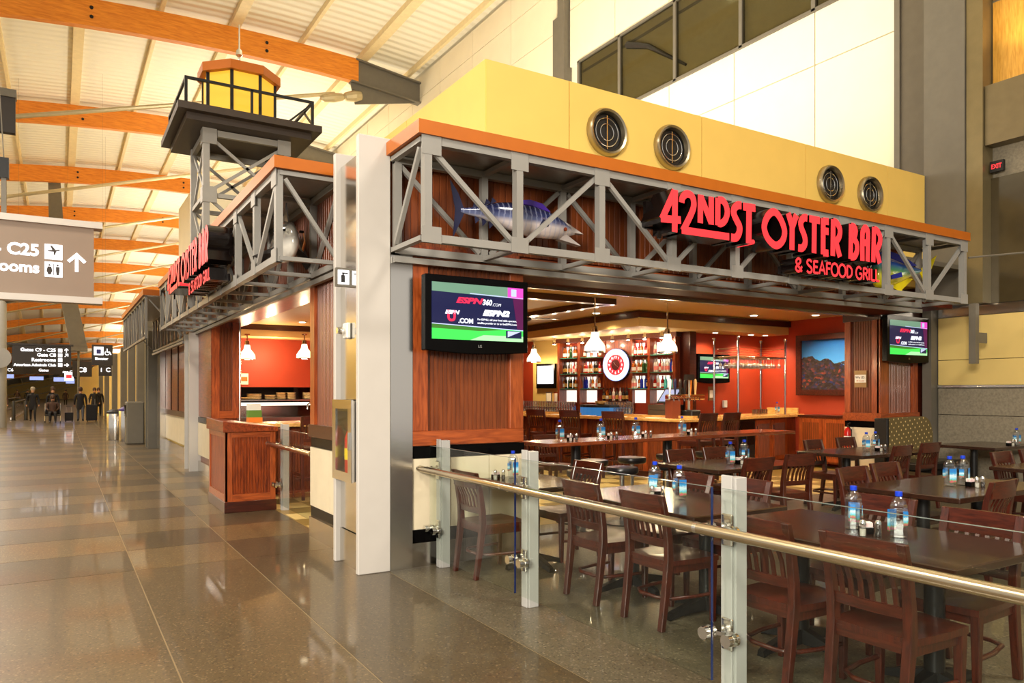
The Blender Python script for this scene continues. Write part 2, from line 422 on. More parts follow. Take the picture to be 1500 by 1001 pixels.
# seating area slabs
for (x0, x1, y0, y1) in ((2.42, 6.2, -8, 2.4), (2.42, 6.2, 2.4, 7.2), (6.2, 9.6, -8, 2.4), (6.2, 9.6, 2.4, 7.2), (9.6, 16, -8, 7.2)):
    MB().box(x0+.004, x1-.004, y0+.004, y1-.004, -.03, 0).build('terrazzo_slab', M_TER_G, fl)
# checkered dining-room tiles
tf = struct(MB().box(2.42, 16, 7.2, 22, -.03, -.0015), 'floor_dining', M_TILE_D)
T = .46
tm = [MB().box(0, T-.008, 0, T-.008, -.01, 0).mesh('floor_tile', m) for m in (M_TILE_L, M_TILE_D)]
for i in range(20):
    for j in range(11):
        x, y = 2.44+i*T, 7.21+j*T
        if x > 5.2 and j > 7 and x < 7: pass
        share('floor_tile', tm[(i+j) % 2], tf, (x, y, 0))

# ---------------------------------------------------------------- timber roof
def zb(X, Y):   # underside of the glulam
    d = 0 if Y < 55 else .0009*(Y-55)**2 if Y < 120 else 3.8+.1*(Y-120)
    return 13.75-.0068*(X-6.5)**2-d
XL, XR = -15.0, 12.65
mb = MB(); ys = [-10, 6.7, 17.4, 28.1, 38.8, 49.5, 60.2, 70, 81, 92, 102, 113, 124, 134, 145, 156, 166, 177, 190]
xs = [XL+(XR-XL)*i/14 for i in range(15)]
for k in range(len(ys)-1):
    for i in range(14):
        q = [(xs[i], ys[k]), (xs[i+1], ys[k]), (xs[i+1], ys[k+1]), (xs[i], ys[k+1])]
        mb.add([(x, y, zb(x, y)+1.12) for x, y in q]+[(x, y, zb(x, y)+1.27) for x, y in q], [(3, 2, 1, 0), (4, 5, 6, 7), (0, 1, 5, 4), (1, 2, 6, 5), (2, 3, 7, 6), (3, 0, 4, 7)])
roof = struct(mb, 'ceiling', M_ROOF)
M_PURL = mat('cream_purlin_steel', C(226,206,160), .5)
for i, x in enumerate([-9, -6.6, -4.2, -1.8, .6, 3.0, 5.4, 7.8, 10.2, 12.2]):
    mb = MB(); wd = .34 if i % 2 == 0 else .12
    for k in range(len(ys)-1):
        a, b_ = ys[k], ys[k+1]
        mb.add([(x-wd/2, a, zb(x, a)+.9), (x+wd/2, a, zb(x, a)+.9), (x+wd/2, a, zb(x, a)+1.13), (x-wd/2, a, zb(x, a)+1.13),
                (x-wd/2, b_, zb(x, b_)+.9), (x+wd/2, b_, zb(x, b_)+.9), (x+wd/2, b_, zb(x, b_)+1.13), (x-wd/2, b_, zb(x, b_)+1.13)],
               [(0, 1, 2, 3), (7, 6, 5, 4), (0, 4, 5, 1), (1, 5, 6, 2), (2, 6, 7, 3), (3, 7, 4, 0)])
    mb.build('purlin', M_PURL, roof)
ordn = ['nearest', 'second', 'third', 'fourth', 'fifth', 'sixth', 'seventh', 'eighth', 'ninth', 'tenth', 'eleventh', 'twelfth', 'thirteenth', 'fourteenth']
M_ROD = mat('galvanised_rod', C(196,182,146), .35, .6, .05)
for k in range(14):
    Y = 28.1+10.7*k
    t = empty('glulam_beam', (10.0, Y, zb(10, Y)), ('nearest arched orange glulam roof beam, crossing above the lighthouse' if k == 0 else ordn[k]+' orange glulam roof beam counted from the camera down the hall'), 'beam', 'glulam roof beams')
    xx = [XL+(10.0-XL)*i/16 for i in range(17)]
    mb = MB(); rings = [[(x, Y-.14, zb(x, Y)), (x, Y+.14, zb(x, Y)), (x, Y+.14, zb(x, Y)+.9), (x, Y-.14, zb(x, Y)+.9)] for x in xx]
    mb.loft(rings).build('timber', M_GLULAM, t)
    sp = MB()
    if k < 4:
        for x in (-3.2, .9, 6.5):
            for dz in (.3, .6):
                MB().lathe([(.06, -.165), (.06, -.135)], 8, (x, Y, zb(x, Y)+dz), 'y').build('bolt', M_IRON, t)
    # steel end piece to the wall
    z0, z1 = zb(10, Y), zb(12.65, Y)-.1
    MB().add([(9.9, Y-.03, z0), (12.65, Y-.03, z1), (12.65, Y-.03, z1+.8), (9.9, Y-.03, z0+.88), (9.9, Y+.03, z0), (12.65, Y+.03, z1), (12.65, Y+.03, z1+.8), (9.9, Y+.03, z0+.88)],
             [(0, 1, 2, 3), (7, 6, 5, 4), (0, 4, 5, 1), (1, 5, 6, 2), (2, 6, 7, 3), (3, 7, 4, 0)]).build('steel_web', M_STEELD, t)
    MB().bar((9.7, Y, z0), (12.65, Y, z1), .36, .06).build('flange', M_STEELD, t)
    MB().bar((9.9, Y, z0+.88), (12.65, Y, z1+.8), .36, .06).build('flange', M_STEELD, t)
    MB().prism([(9.7, Y-.03, z0), (12.5, Y-.03, z1), (9.9, Y-.03, z0-.85)], (0, .06, 0)).build('gusset_plate', M_STEELD, t)
    # tie rod
    e = Vector((9.95, Y-.12, z0-.55)); far = Vector((-15, Y-.12, z0-.55-.272*25))
    rod = MB().tube([e+Vector((-.9, 0, -.09)), far], .075, 8).build('tie_rod', M_ROD, t)
    if k < 2:
        d = (far-e).normalized()
        MB().tube([e+d*.55, e+d*.62, e+d*1.0, e+d*1.4, e+d*1.5], [.08, .14, .18, .14, .08], 10).build('turnbuckle', M_ROD, t)
        MB().tube([e+d*-.15, e+d*.1, e+d*.5, e+d*.56], [.17, .22, .16, .09], 10).build('clevis', M_ROD, t)
# ---------------------------------------------------------------- clerestory wall X=12.65
XW = 12.65
cw = struct(MB().box(XW+.1, XW+.3, 7.2, 190, 4.2, 15.2), 'wall_clerestory', M_CREAM)
def cream(y0, y1, z0, z1): MB().box(XW, XW+.12, y0+.012, y1-.012, z0+.012, z1-.012).build('cream_panel', M_CREAM, cw)
yy = [7.25, 9.36, 11.4, 13.44, 15.5, 17.55]
for a, b_ in zip(yy[:-1], yy[1:]):
    cream(a, b_, 4.3, 7.95); cream(a, b_, 7.95, 9.0); cream(a, b_, 10.95, 12.6); cream(a, b_, 12.6, 14.4)
yy = [18.2+2.65*k for k in range(20)]
for a, b_ in zip(yy[:-1], yy[1:]):
    for z0, z1 in zip((4.3, 7.0, 8.75, 10.5, 12.25, 13.6), (7.0, 8.75, 10.5, 12.25, 13.6, 14.5)): cream(a, b_, z0, z1)
for y, p, q in ((17.75, .18, 13.6), (18.12, .1, 12.6)):
    MB().box(XW-p, XW+.1, y-.16, y+.16, 4.3, q).build('trim_post', M_STEELD, cw)
# ribbon window
win = empty('window_1', (XW, 12.4, 9.0), kind='structure')
MB().box(XW+.05, XW+.11, 7.25, 17.1, 9.0, 10.95).build('backing', mat('dark_upper_room', C(176,166,128), .8), win)
MB().tube([(XW+.03, 15.0, 10.6), (XW+.03, 14.2, 10.25), (XW+.03, 12.9, 9.3)], [.1, .07, .03], 8).build('roof_tube', M_BLACKM, win)
MB().box(XW+.045, XW+.05, 7.3, 17, 10.6, 10.68).build('inner_beam', M_STEELD, win)
for a, b_ in zip((7.3, 9.36, 11.18, 13.2, 15.27), (9.36, 11.18, 13.2, 15.27, 17.05)):
    MB().box(XW-.02, XW-.005, a+.04, b_-.04, 9.05, 10.9).build('pane', M_GLASSD, win)
for y in (9.36, 11.18, 13.2, 15.27, 17.07): MB().box(XW-.06, XW+.04, y-.045, y+.045, 9.0, 10.95).build('mullion', M_STEELD, win)
for z in (9.02, 10.93): MB().box(XW-.06, XW+.04, 7.25, 17.1, z-.03, z+.03).build('frame', M_STEELD, win)
lt = empty('ceiling_light', (XW-.1, 11.0, 10.4))
tag(lt, 'bright fluorescent strip light seen behind the ribbon window', 'light')
MB().bar((XW+.02, 10.1, 10.42), (XW+.02, 11.6, 10.32), .05, .12).build('tube', emis('cool_tube_glow', (.95, 1, .95), 6), lt)
MB().bar((XW+.035, 10.0, 10.5), (XW+.035, 11.7, 10.4), .03, .06).build('housing', M_STEELD, lt)
# column on the wall line and right-hand balcony
colr = empty('steel_column', (12.5, 6.75, 0)); tag(colr, 'tall dark grey steel pilaster rising behind the right end of the truss', 'column')
MB().box(12.42, 12.75, 6.42, 7.08, 2.96, 15).build('flange', M_STEELD, colr); MB().box(12.5, 12.75, 7.0, 7.15, 0, 2.96).build('lower_flange', M_STEELD, colr)
MB().box(12.62, 12.8, 7.08, 7.62, 0, 15).build('web', mat('web_steel_shade_tint', C(92,84,70), .5), colr)  # darker than the flange steel: recess shade put into the colour
MB().box(12.58, 12.75, 7.60, 7.70, 0, 15).build('edge', M_STEELD, colr)
wr = struct(MB().box(12.755, 12.95, -8, 7.0, 0, 2.95).box(12.755, 12.95, -8, 6.41, 2.96, 15), 'wall_right', M_STONE)
for k in range(8):
    y1 = 6.98-2.2*k
    MB().box(12.68, 12.76, y1-2.19, y1, .0, 1.16).build('stone_slab', M_STONE, wr)
    MB().box(12.68, 12.76, y1-2.19, y1, 1.17, 1.60).build('stone_slab', M_STONE, wr)
    MB().box(12.66, 12.76, y1-2.19, y1, 1.96-.34, 1.985-.33).build('metal_strip', M_STAINX, wr)
    MB().box(12.68, 12.76, y1-2.19, y1, 1.66, 2.07).build('yellow_panel', M_YELLOWW, wr)
    MB().box(12.68, 12.76, y1-2.19, y1, 2.08, 2.78).build('yellow_panel', M_YELLOWW, wr)
    MB().box(12.68, 12.76, y1-2.19, y1, 2.79, 2.95).build('metal_strip', M_STAINX, wr)
    MB().box(12.70, 12.754, y1-2.19-.58, y1-.58, 2.96, 4.95).build('dark_glass_panel', mat('olive_dark_glass', C(70,60,40), .12), wr)
MB().box(12.45, 12.76, 6.16, 6.41, 2.96, 15).build('pilaster', mat('olive_grey_metal', C(128,114,80), .35, .4), wr)
MB().box(12.5, 12.76, -8, 6.15, 5.44, 6.38).build('balcony_band', mat('bronze_balcony_panel', C(120,106,76), .4, .3), wr)
for k in range(4):
    MB().box(12.72, 12.77, 6.14-2.6*(k+1)+.02, 6.14-2.6*k, 6.39, 7.75).build('lit_panel', wood('honey_panel_%d' % k, C(206,146,50), C(232,176,76), 'z', .4), wr)
    MB().box(12.72, 12.77, 6.14-2.6*(k+1)+.02, 6.14-2.6*k, 7.8, 9.6).build('lit_panel', MATS['honey_panel_%d' % k], wr)
spot('balcony_cove_lamp', (12.35, 5.6, 6.5), 60, 2.2, (1, .75, .4), .05, (PI, -.3, 0))
spot('balcony_cove_lamp', (12.35, 4.2, 6.5), 60, 2.2, (1, .75, .4), .05, (PI, -.3, 0))
ex = empty('exit_sign', (12.62, 6.03, 5.0)); tag(ex, 'small red glowing exit sign under the balcony on the right', 'exit sign')
MB().box(12.6, 12.66, 5.93, 6.13, 5.02, 5.19).build('housing', M_BLACKM, ex)
moved(text('EXIT', .10, 'CENTER', .003, sx=.75), (12.595, 6.03, 5.07), -PI/2).build('lettering', M_REDLED, ex)
# thin rod from the truss end to the wall
MB().tube([(10.49, 5.37, 3.36), (12.64, 4.33, 3.61)], .014, 6).thing('bracing_rod', M_STEELD, 'thin metal rod from the truss end to the right wall', 'rod')
hg = empty('hanging_strut', (12.35, 6.0, 2.1)); tag(hg, 'grey steel strut with bolted bracket below the right truss end', 'strut')
MB().box(11.92, 12.02, 6.0, 6.1, 1.98, 2.9).build('strut', M_STEELD, hg); MB().box(12.02, 12.3, 6.02, 6.05, 2.3, 2.46).build('bracket', M_STEELD, hg)

# ---------------------------------------------------------------- yellow parapet over the restaurant
pw = struct(MB().box(4.0, 12.4, 7.12, 7.4, 3.3, 5.1), 'wall_parapet', M_YELLOW)
for a, b_ in zip((3.96, 5.074, 7.213, 9.315, 11.34), (5.074, 7.213, 9.315, 11.34, 12.4)):
    MB().box(a+.006, b_-.006, 7.05, 7.14, 3.4, 5.17).build('parapet_panel', M_YELLOW, pw)
for a, b_ in zip((7.05, 9.2, 11.4, 13.6), (9.2, 11.4, 13.6, 16)):
    MB().box(3.955, 4.05, a+.006, b_-.006, 3.4, 5.17).build('parapet_panel', M_YELLOW, pw)
struct(MB().box(2.46, 12.4, 6.42, 20, 3.5, 3.57), 'ceiling_roof_deck', M_STEELD)
# round jet vents
def vent(x, z, label):
    v = empty('round_vent', (x, 7.05, z)); tag(v, label, 'vent', 'round vents in the yellow parapet')
    y = 7.05
    MB().lathe([(.225, -.02), (.24, -.075), (.265, -.085), (.285, -.05), (.285, .0), (.225, .0)], 28, (x, y, z), 'y', caps=False).build('rim', brushed_br, v, smooth=50)
    MB().lathe([(.23, -.004), (.23, -.001)], 24, (x, y-.002, z), 'y').build('throat', M_BLACKM, v)
    for r in (.17, .10):
        MB().tube([(x+r*math.cos(a), y-.03, z+r*math.sin(a)) for a in [2*PI*i/24 for i in range(24)]], .006, 6, True).build('guard_ring', M_CHROME, v)
    MB().bar((x, y-.03, z-.2), (x, y-.03, z+.2), .008, .008).build('guard_bar', M_CHROME, v)
brushed_br = mat('bronze_vent_rim', (.42, .36, .25, 1), .3, 1.0, .05)
for (x, z), l in zip(((5.609, 4.661), (6.658, 4.659), (9.852, 4.651), (10.833, 4.632)), ('leftmost round metal vent in the yellow parapet', 'second round vent from the left in the yellow parapet', 'third round vent from the left, above the word BAR', 'rightmost round vent in the yellow parapet')): vent(x, z, l)

# ---------------------------------------------------------------- fascias
def fascia(name, mb, label): return mb.thing(name, M_FASCIA, label, 'fascia')
fascia('copper_fascia', MB().box(2.40, 10.48, 5.34, 5.38, 3.58, 3.69).box(2.40, 2.44, 5.38, 6.3, 3.58, 3.69), 'copper orange fascia strip along the top of the right-hand truss')
fascia('copper_fascia', MB().box(1.655, 1.695, 6.84, 16.1, 3.58, 3.69).box(1.695, 2.25, 6.84, 6.88, 3.58, 3.69), 'copper orange fascia strip along the top of the concourse truss')
fascia('copper_fascia', MB().box(1.40, 1.44, 16.2, 22.1, 3.45, 3.56).box(1.44, 2.3, 16.2, 16.24, 3.45, 3.56), 'copper orange fascia strip on the far truss down the hall')

# ---------------------------------------------------------------- trusses
def truss(name, label, O, U, V, L, D, z0, z1, nb, s=.075, gus=True, cross=True):
    """O origin (front corner), U along, V from the front chord to the back chord"""
    O = Vector(O); U = Vector(U); V = Vector(V); up = Vector((0, 0, 1))
    t = empty(name, tuple(O+Vector((0, 0, z0)))); tag(t, label, 'truss', 'grey steel box trusses')
    P = lambda u, v, z: O+U*u+V*v+up*z
    h = s/2
    for v in (0, D):
        for z in (z0+h, z1-h): MB().bar(P(0, v, z), P(L, v, z), s, s).build('chord', M_STEEL, t)
    for i in range(nb+1):
        u = L*i/nb
        for v in (0, D): MB().bar(P(u+(h if i == 0 else -h if i == nb else 0), v, z0), P(u+(h if i == 0 else -h if i == nb else 0), v, z1), s*(1.15 if v == 0 else .9), s).build('post', M_STEEL, t)
        if cross:
            for z in (z0+.03, z1-.03): MB().bar(P(u, 0, z), P(u, D, z), s*.8, s*.6).build('cross_member', M_STEEL, t)
        if gus:
            for z in (z0+.055, z1-.075):
                a = P(u+(.06 if i == 0 else -.06 if i == nb else 0), -h-.004, z)
                MB().bar(a-U*.085, a+U*.085, .008, .15 if z > 3 else .13).build('gusset_plate', M_STEEL, t)
    for i in range(nb):
        a, b_ = L*i/nb, L*(i+1)/nb
        for v in (0, D):
            dn = (i % 2 == 0) if nb != 9 or i < 4 else (i % 2 == 1)
            p, q = (P(a+.06, v, z1-.08), P(b_-.05, v, z0+.08)) if dn else (P(a+.06, v, z0+.08), P(b_-.05, v, z1-.08))
            MB().bar(p, q, s*.55, s*.62).build('diagonal', M_STEEL, t)
    for u in (0, L):
        MB().bar(P(u, .05, z1-.08), P(u, D-.05, z0+.08), s*.55, s*.55).build('diagonal', M_STEEL, t)
    for z in (z0-.05,):
        for v in (D*.98,): MB().bar(P(0, v, z), P(L, v, z), .05, .05).build('soffit_rail', M_STEEL, t)
    return t
truss('steel_truss', 'grey steel box truss over the right entrance carrying the red sign', (2.46, 5.40, 0), (1, 0, 0), (0, 1, 0), 7.97, .6, 2.74, 3.58, 9, .064)
truss('steel_truss', 'grey steel box truss along the concourse side behind the left red sign', (1.715, 6.90, 0), (0, 1, 0), (1, 0, 0), 9.1, .58, 2.74, 3.58, 10, .064)
truss('steel_truss', 'far grey lattice truss at the end of the concourse front', (1.46, 16.25, 0), (0, 1, 0), (1, 0, 0), 5.8, .7, 2.6, 3.45, 9, .045, False, False)
M_DECK = mat('galvanised_truss_deck', (.55, .52, .46, 1), .35, .9, .2, 20, (1, 30, 1))
struct(MB().box(2.45, 10.45, 5.39, 6.1, 3.585, 3.60), 'trim_1', M_DECK); struct(MB().box(1.70, 2.32, 6.89, 16.0, 3.585, 3.60), 'trim_2', M_DECK); struct(MB().box(1.45, 2.3, 16.25, 22, 3.43, 3.45), 'trim_3', M_DECK)

# beadboard panel helper: grooved sheet in plane; facing -Y or -X
def bead(p0, p1, z0, z1, pitch=.045, th=.02, out=(0, -1)):
    mb = MB(); p0 = Vector(p0); p1 = Vector(p1); L = (p1-p0).length; d = (p1-p0)/L; o = Vector((out[0], out[1], 0))
    n = max(1, round(L/pitch)); pr = []
    for i in range(n):
        a = L*i/n; b_ = L*(i+1)/n; g = .007
        pr += [(a+g*.4, -.009), (a+g*1.2, 0), (b_-g*1.2, 0), (b_-g*.4, -.009)]
    pts = [p0+d*u+o*w_ for u, w_ in pr]
    vs = [(p.x, p.y, z) for z in (z0, z1) for p in pts]; m = len(pts)
    fs = [(i, i+1, m+i+1, m+i) for i in range(m-1)]
    b0 = [p0+d*pr[0][0]-o*th, p0+d*pr[-1][0]-o*th]; k = len(vs)
    vs += [(p.x, p.y, z) for z in (z0, z1) for p in b0]
    fs += [(k+1, k, k+2, k+3), (0, m, k+2, k), (m-1, k+1, k+3, 2*m-1)]
    return mb.add(vs, fs)

# wood sheets behind the trusses and soffit headers
hd = struct(MB().box(2.46, 11.5, 6.12, 7.3, 2.80, 2.86).box(2.46, 10.2, 6.13, 6.18, 2.861, 3.49), 'wall_header', M_HEADER)
bead((2.46, 6.10, 0), (10.2, 6.10, 0), 2.86, 3.57, .07, .015).build('beadboard', M_BEAD, hd)
MB().box(3.82, 11.4, 7.28, 7.33, 2.76, 2.80).build('metal_strip', M_STAINX, hd); MB().box(3.82, 10.2, 6.08, 6.12, 2.78, 2.84).build('edge_trim', M_TRIMWOOD_X, hd)
hl = struct(MB().box(2.33, 3.0, 6.7, 22, 2.80, 2.86).box(2.36, 2.4, 6.7, 22, 2.861, 3.49), 'wall_header_concourse', M_CHERRY_Y)
bead((2.325, 6.75, 0), (2.325, 16, 0), 2.86, 3.57, .07, .015, out=(-1, 0)).build('beadboard', M_BEAD, hl)

# ---------------------------------------------------------------- near H column
cn = empty('steel_column', (2.3, 6.35, 0)); tag(cn, 'near off-white steel H column at the corner of the restaurant', 'column', 'white H columns')
MB().box(2.15, 2.44, 6.02, 6.08, 0, 3.73).build('flange', M_COLUMN, cn, bevel=.006); MB().box(2.15, 2.44, 6.63, 6.69, 0, 3.73).build('flange', M_COLUMN, cn, bevel=.006)
MB().box(2.20, 2.40, 6.08, 6.63, .32, .77).box(2.20, 2.40, 6.08, 6.63, 1.48, 3.60).box(2.38, 2.40, 6.08, 6.63, .771, 1.479).build('web_cladding', M_STAIN, cn); MB().box(2.195, 2.4, 6.08, 6.63, 0, .31).build('kick_plate', M_STAINX, cn)
cf = empty('steel_column', (2.3, 15.85, 0)); tag(cf, 'off-white steel H column halfway along the concourse front', 'column', 'white H columns')
MB().box(2.15, 2.44, 15.55, 15.61, 0, 2.7).build('flange', M_COLUMN, cf); MB().box(2.15, 2.44, 16.16, 16.22, 0, 2.7).build('flange', M_COLUMN, cf); MB().box(2.2, 2.4, 15.61, 16.16, 0, 2.7).build('web_cladding', M_STAIN, cf)
cg = empty('steel_column', (2.3, 25.2, 0)); tag(cg, 'farthest grey H column at the end of the concourse trusses', 'column', 'white H columns')
MB().box(2.05, 2.44, 22.3, 22.4, 0, 3.2).build('flange', M_STEELD, cg); MB().box(2.05, 2.44, 23.0, 23.1, 0, 3.2).build('flange', M_STEELD, cg); MB().box(2.15, 2.4, 22.4, 23.0, 0, 3.2).build('web_cladding', M_STAIN, cg)
# extinguisher cabinet, sign and strobe on the near column
ec = empty('extinguisher_cabinet', (2.12, 6.36, .78)); tag(ec, 'stainless fire extinguisher cabinet with glass door on the white column', 'cabinet')
MB().box(2.135, 2.36, 6.10, 6.13, .82, 1.43).box(2.135, 2.36, 6.58, 6.61, .82, 1.43).box(2.135, 2.36, 6.10, 6.61, .78, .8195).box(2.135, 2.36, 6.10, 6.61, 1.4305, 1.47).box(2.361, 2.375, 6.1, 6.61, .78, 1.47).build('body', M_STAIN, ec)
dr = MB().box(2.115, 2.134, 6.10, 6.19, .8505, 1.3995).box(2.115, 2.134, 6.52, 6.61, .8505, 1.3995).box(2.115, 2.134, 6.10, 6.61, .77, .85).box(2.115, 2.134, 6.10, 6.61, 1.40, 1.48).build('door', M_STAIN, ec)
MB().box(2.122, 2.127, 6.19, 6.52, .85, 1.40).build('pane', M_GLASS, dr); MB().box(2.10, 2.115, 6.13, 6.16, 1.05, 1.2).build('handle', M_CHROME, dr)
M_REDP = mat('red_extinguisher_paint', C(190,24,18), .25)
def extinguisher(x, y, z, h, label):
    e = empty('fire_extinguisher', (x, y, z)); tag(e, label, 'extinguisher')
    r = h*.13
    MB().lathe([(r*.9, 0), (r, .03*h), (r, .62*h), (r*.7, .74*h), (r*.3, .8*h)], 14, (x, y, z)).build('cylinder', M_REDP, e, smooth=40)
    MB().lathe([(r*.3, .78*h), (r*.3, .88*h)], 8, (x, y, z)).build('valve', M_CHROME, e)
    MB().bar((x-r*.2, y, z+.9*h), (x+r*1.3, y, z+.96*h), .02, .02).build('handle', M_BLACKM, e)
    MB().lathe([(r*1.02, .25*h), (r*1.02, .45*h)], 14, (x, y, z)).build('label_band', M_WHITE if h < .45 else mat('yellow_tag', C(240,200,20), .5), e)
    MB().tube([(x+r*.3, y, z+.85*h), (x+r*1.5, y, z+.7*h), (x+r*1.3, y, z+.4*h)], .012, 6).build('hose', M_BLACKM, e)
    return e
extinguisher(2.22, 6.38, .825, .5, 'red fire extinguisher with yellow tag inside the column cabinet')
fs = empty('extinguisher_sign', (2.14, 6.38, 2.47)); tag(fs, 'small square extinguisher blade sign on the white column', 'sign')
MB().box(2.07, 2.2, 6.36, 6.40, 2.475, 2.64).build('panel', M_STEELD, fs); MB().box(2.085, 2.185, 6.352, 6.36, 2.495, 2.62).build('face', M_WGLOW, fs)
g = MB().box(2.112, 2.145, 6.346, 6.352, 2.512, 2.575); g.box(2.122, 2.136, 6.346, 6.352, 2.575, 2.588); g.box(2.12, 2.172, 6.346, 6.352, 2.586, 2.598); g.build('extinguisher_icon', M_BLACKM, fs)
st = empty('emergency_strobe', (2.17, 6.4, 2.06)); tag(st, 'small white emergency strobe on the stainless column web', 'strobe')
MB().box(2.16, 2.2, 6.34, 6.46, 2.02, 2.16).build('housing', M_WHITE, st, bevel=.01); MB().lathe([(.03, -.07), (.035, -.03), (.02, 0)], 10, (2.16, 6.4, 2.09), 'x').build('lens', M_CHROME, st, smooth=40)

# ---------------------------------------------------------------- TV pier (X 2.44..3.82, Y 6.05..7.2)
pr = struct(MB().box(2.46, 3.80, 6.10, 7.2, 0, 2.86), 'wall_pier', M_CHERRY)
MB().box(2.44, 2.645, 6.02, 6.10, 0, 2.80).build('stainless_cladding', M_STAIN, pr)
bead((2.79, 6.065, 0), (3.66, 6.065, 0), 1.2, 2.70, .044).build('beadboard', M_BEAD, pr)
MB().box(2.645, 2.80, 6.03, 6.10, 1.20, 2.80).build('stile', M_TRIMWOOD, pr, bevel=.004); MB().box(3.65, 3.80, 6.03, 6.10, 1.20, 2.80).build('stile', M_TRIMWOOD, pr, bevel=.004)
MB().box(2.645, 3.80, 6.025, 6.10, 1.07, 1.20).build('bottom_rail', M_TRIMWOOD_X, pr, bevel=.004); MB().box(2.80, 3.65, 6.03, 6.10, 2.68, 2.80).build('top_rail', M_TRIMWOOD_X, pr)
MB().box(2.645, 3.82, 6.05, 6.10, .96, 1.06).build('black_band', M_BLACK, pr)
for a, b_ in ((2.645, 3.03), (3.03, 3.43), (3.43, 3.82)): MB().box(a+.004, b_-.004, 6.045, 6.10, .33, .955).build('wall_tile', M_WTILE, pr)
MB().box(2.645, 3.82, 6.05, 6.10, .21, .325).build('black_band', M_BLACK, pr); MB().box(2.645, 3.82, 6.045, 6.10, 0, .21).build('kick_plate', M_STAINX, pr)
# return of the pier beside the concourse opening  (X=2.32 plane, Y 6.69..7.96)
pc = struct(MB().box(2.36, 3.0, 6.70, 7.96, 0, 2.80), 'wall_pier_concourse', M_CHERRY)
bead((2.34, 6.85, 0), (2.34, 7.83, 0), 1.2, 2.70, .044, out=(-1, 0)).build('beadboard', M_BEAD, pc)
MB().box(2.31, 2.37, 7.83, 7.98, 1.2, 2.80).build('stile', M_TRIMWOOD, pc); MB().box(2.31, 2.37, 6.70, 6.86, 1.2, 2.80).build('stile', M_TRIMWOOD, pc)
MB().box(2.29, 2.37, 6.70, 7.98, 1.07, 1.20).build('bottom_rail', M_DARKWOOD, pc); MB().box(2.32, 2.37, 6.7, 7.98, .96, 1.06).build('black_band', M_BLACK, pc)
for a, b_ in ((6.7, 7.3), (7.3, 7.98)): MB().box(2.31, 2.37, a+.004, b_-.004, .33, .955).build('wall_tile', M_WTILE, pc)
MB().box(2.32, 2.37, 6.7, 7.98, .21, .325).build('black_band', M_BLACK, pc); MB().box(2.30, 2.37, 6.7, 7.98, 0, .21).build('kick_plate', M_STAINX, pc)

# wood pillar at the far side of the concourse opening
pp = struct(MB().box(2.35, 2.76, 14.14, 15.5, 0, 2.80), 'wall_pillar_concourse', M_CHERRY)
bead((2.44, 14.12, 0), (2.68, 14.12, 0), 1.2, 2.7, .05).build('beadboard', M_BEAD, pp)
for a, b_ in ((2.32, 2.45), (2.67, 2.78)): MB().box(a, b_, 14.09, 14.15, 1.07, 2.80).build('stile', M_TRIMWOOD, pp)
MB().box(2.45, 2.67, 14.09, 14.15, 1.07, 1.2).build('bottom_rail', M_TRIMWOOD_X, pp)
MB().box(2.31, 2.36, 14.12, 15.5, 1.07, 2.8).build('side_panel', M_CHERRY_Y, pp)
MB().box(2.30, 2.36, 14.1, 15.5, .96, 1.06).build('black_band', M_BLACK, pp); MB().box(2.30, 2.36, 14.1, 15.5, .33, .95).build('wall_tile', M_WTILE, pp); MB().box(2.30, 2.36, 14.1, 15.5, 0, .21).build('kick_plate', M_STAINX, pp)
MB().tube([(2.80, 14.1, 0), (2.80, 14.1, 2.8)], .02, 8).build('door_track', M_STAIN, pp)
# shop front beyond the second column
sf = struct(MB().box(2.42, 2.6, 16.2, 60, 0, 3.4), 'wall_shopfront', M_YELLOWW)
for k in range(4):
    a = 16.4+k*1.25
    MB().box(2.38, 2.43, a, a+1.2, 1.1, 2.65).build('wood_panel', M_CHERRY_Y, sf)
    MB().box(2.36, 2.43, a, a+.07, 1.1, 2.65).build('stile', M_DARKWOOD, sf)
    MB().box(2.38, 2.43, a, a+1.24, .35, .98).build('wall_tile', M_WTILE, sf)
    MB().box(2.38, 2.43, a, a+1.24, 0, .3).build('kick_plate', M_STAINX, sf)
MB().box(2.34, 2.43, 16.3, 21.4, .98, 1.1).build('ledge', M_DARKWOOD, sf)
MB().box(2.25, 2.43, 21.4, 22.2, 0, 2.9).build('stainless_cladding', M_STAIN, sf)
# right pillar
rp = struct(MB().box(11.40, 12.42, 7.23, 7.8, 0, 2.9), 'wall_pillar', M_CHERRY)
bead((11.58, 7.215, 0), (12.28, 7.215, 0), 1.2, 2.72, .044).build('beadboard', M_BEAD, rp)
bead((11.385, 7.72, 0), (11.385, 7.32, 0), 1.2, 2.72, .044, out=(-1, 0)).build('beadboard', M_BEAD, rp)
for a, b_ in ((11.35, 11.58), (12.28, 12.42)): MB().box(a, b_, 7.18, 7.24, 1.2, 2.82).build('stile', M_TRIMWOOD, rp, bevel=.004)
for a, b_ in ((7.2, 7.33), (7.71, 7.82)): MB().box(11.35, 11.41, a, b_, 1.2, 2.82).build('stile', M_TRIMWOOD, rp, bevel=.004)
MB().box(11.33, 12.44, 7.16, 7.24, 1.07, 1.2).box(11.33, 11.41, 7.24, 7.84, 1.07, 1.2).build('bottom_rail', M_TRIMWOOD_X, rp)
MB().box(11.33, 12.44, 7.16, 7.24, 2.72, 2.9).box(11.33, 11.41, 7.24, 7.84, 2.72, 2.9).build('cap_moulding', M_DARKWOOD, rp)
MB().box(11.36, 12.42, 7.2, 7.24, .96, 1.06).box(11.36, 11.41, 7.24, 7.82, .96, 1.06).build('black_band', M_BLACK, rp)
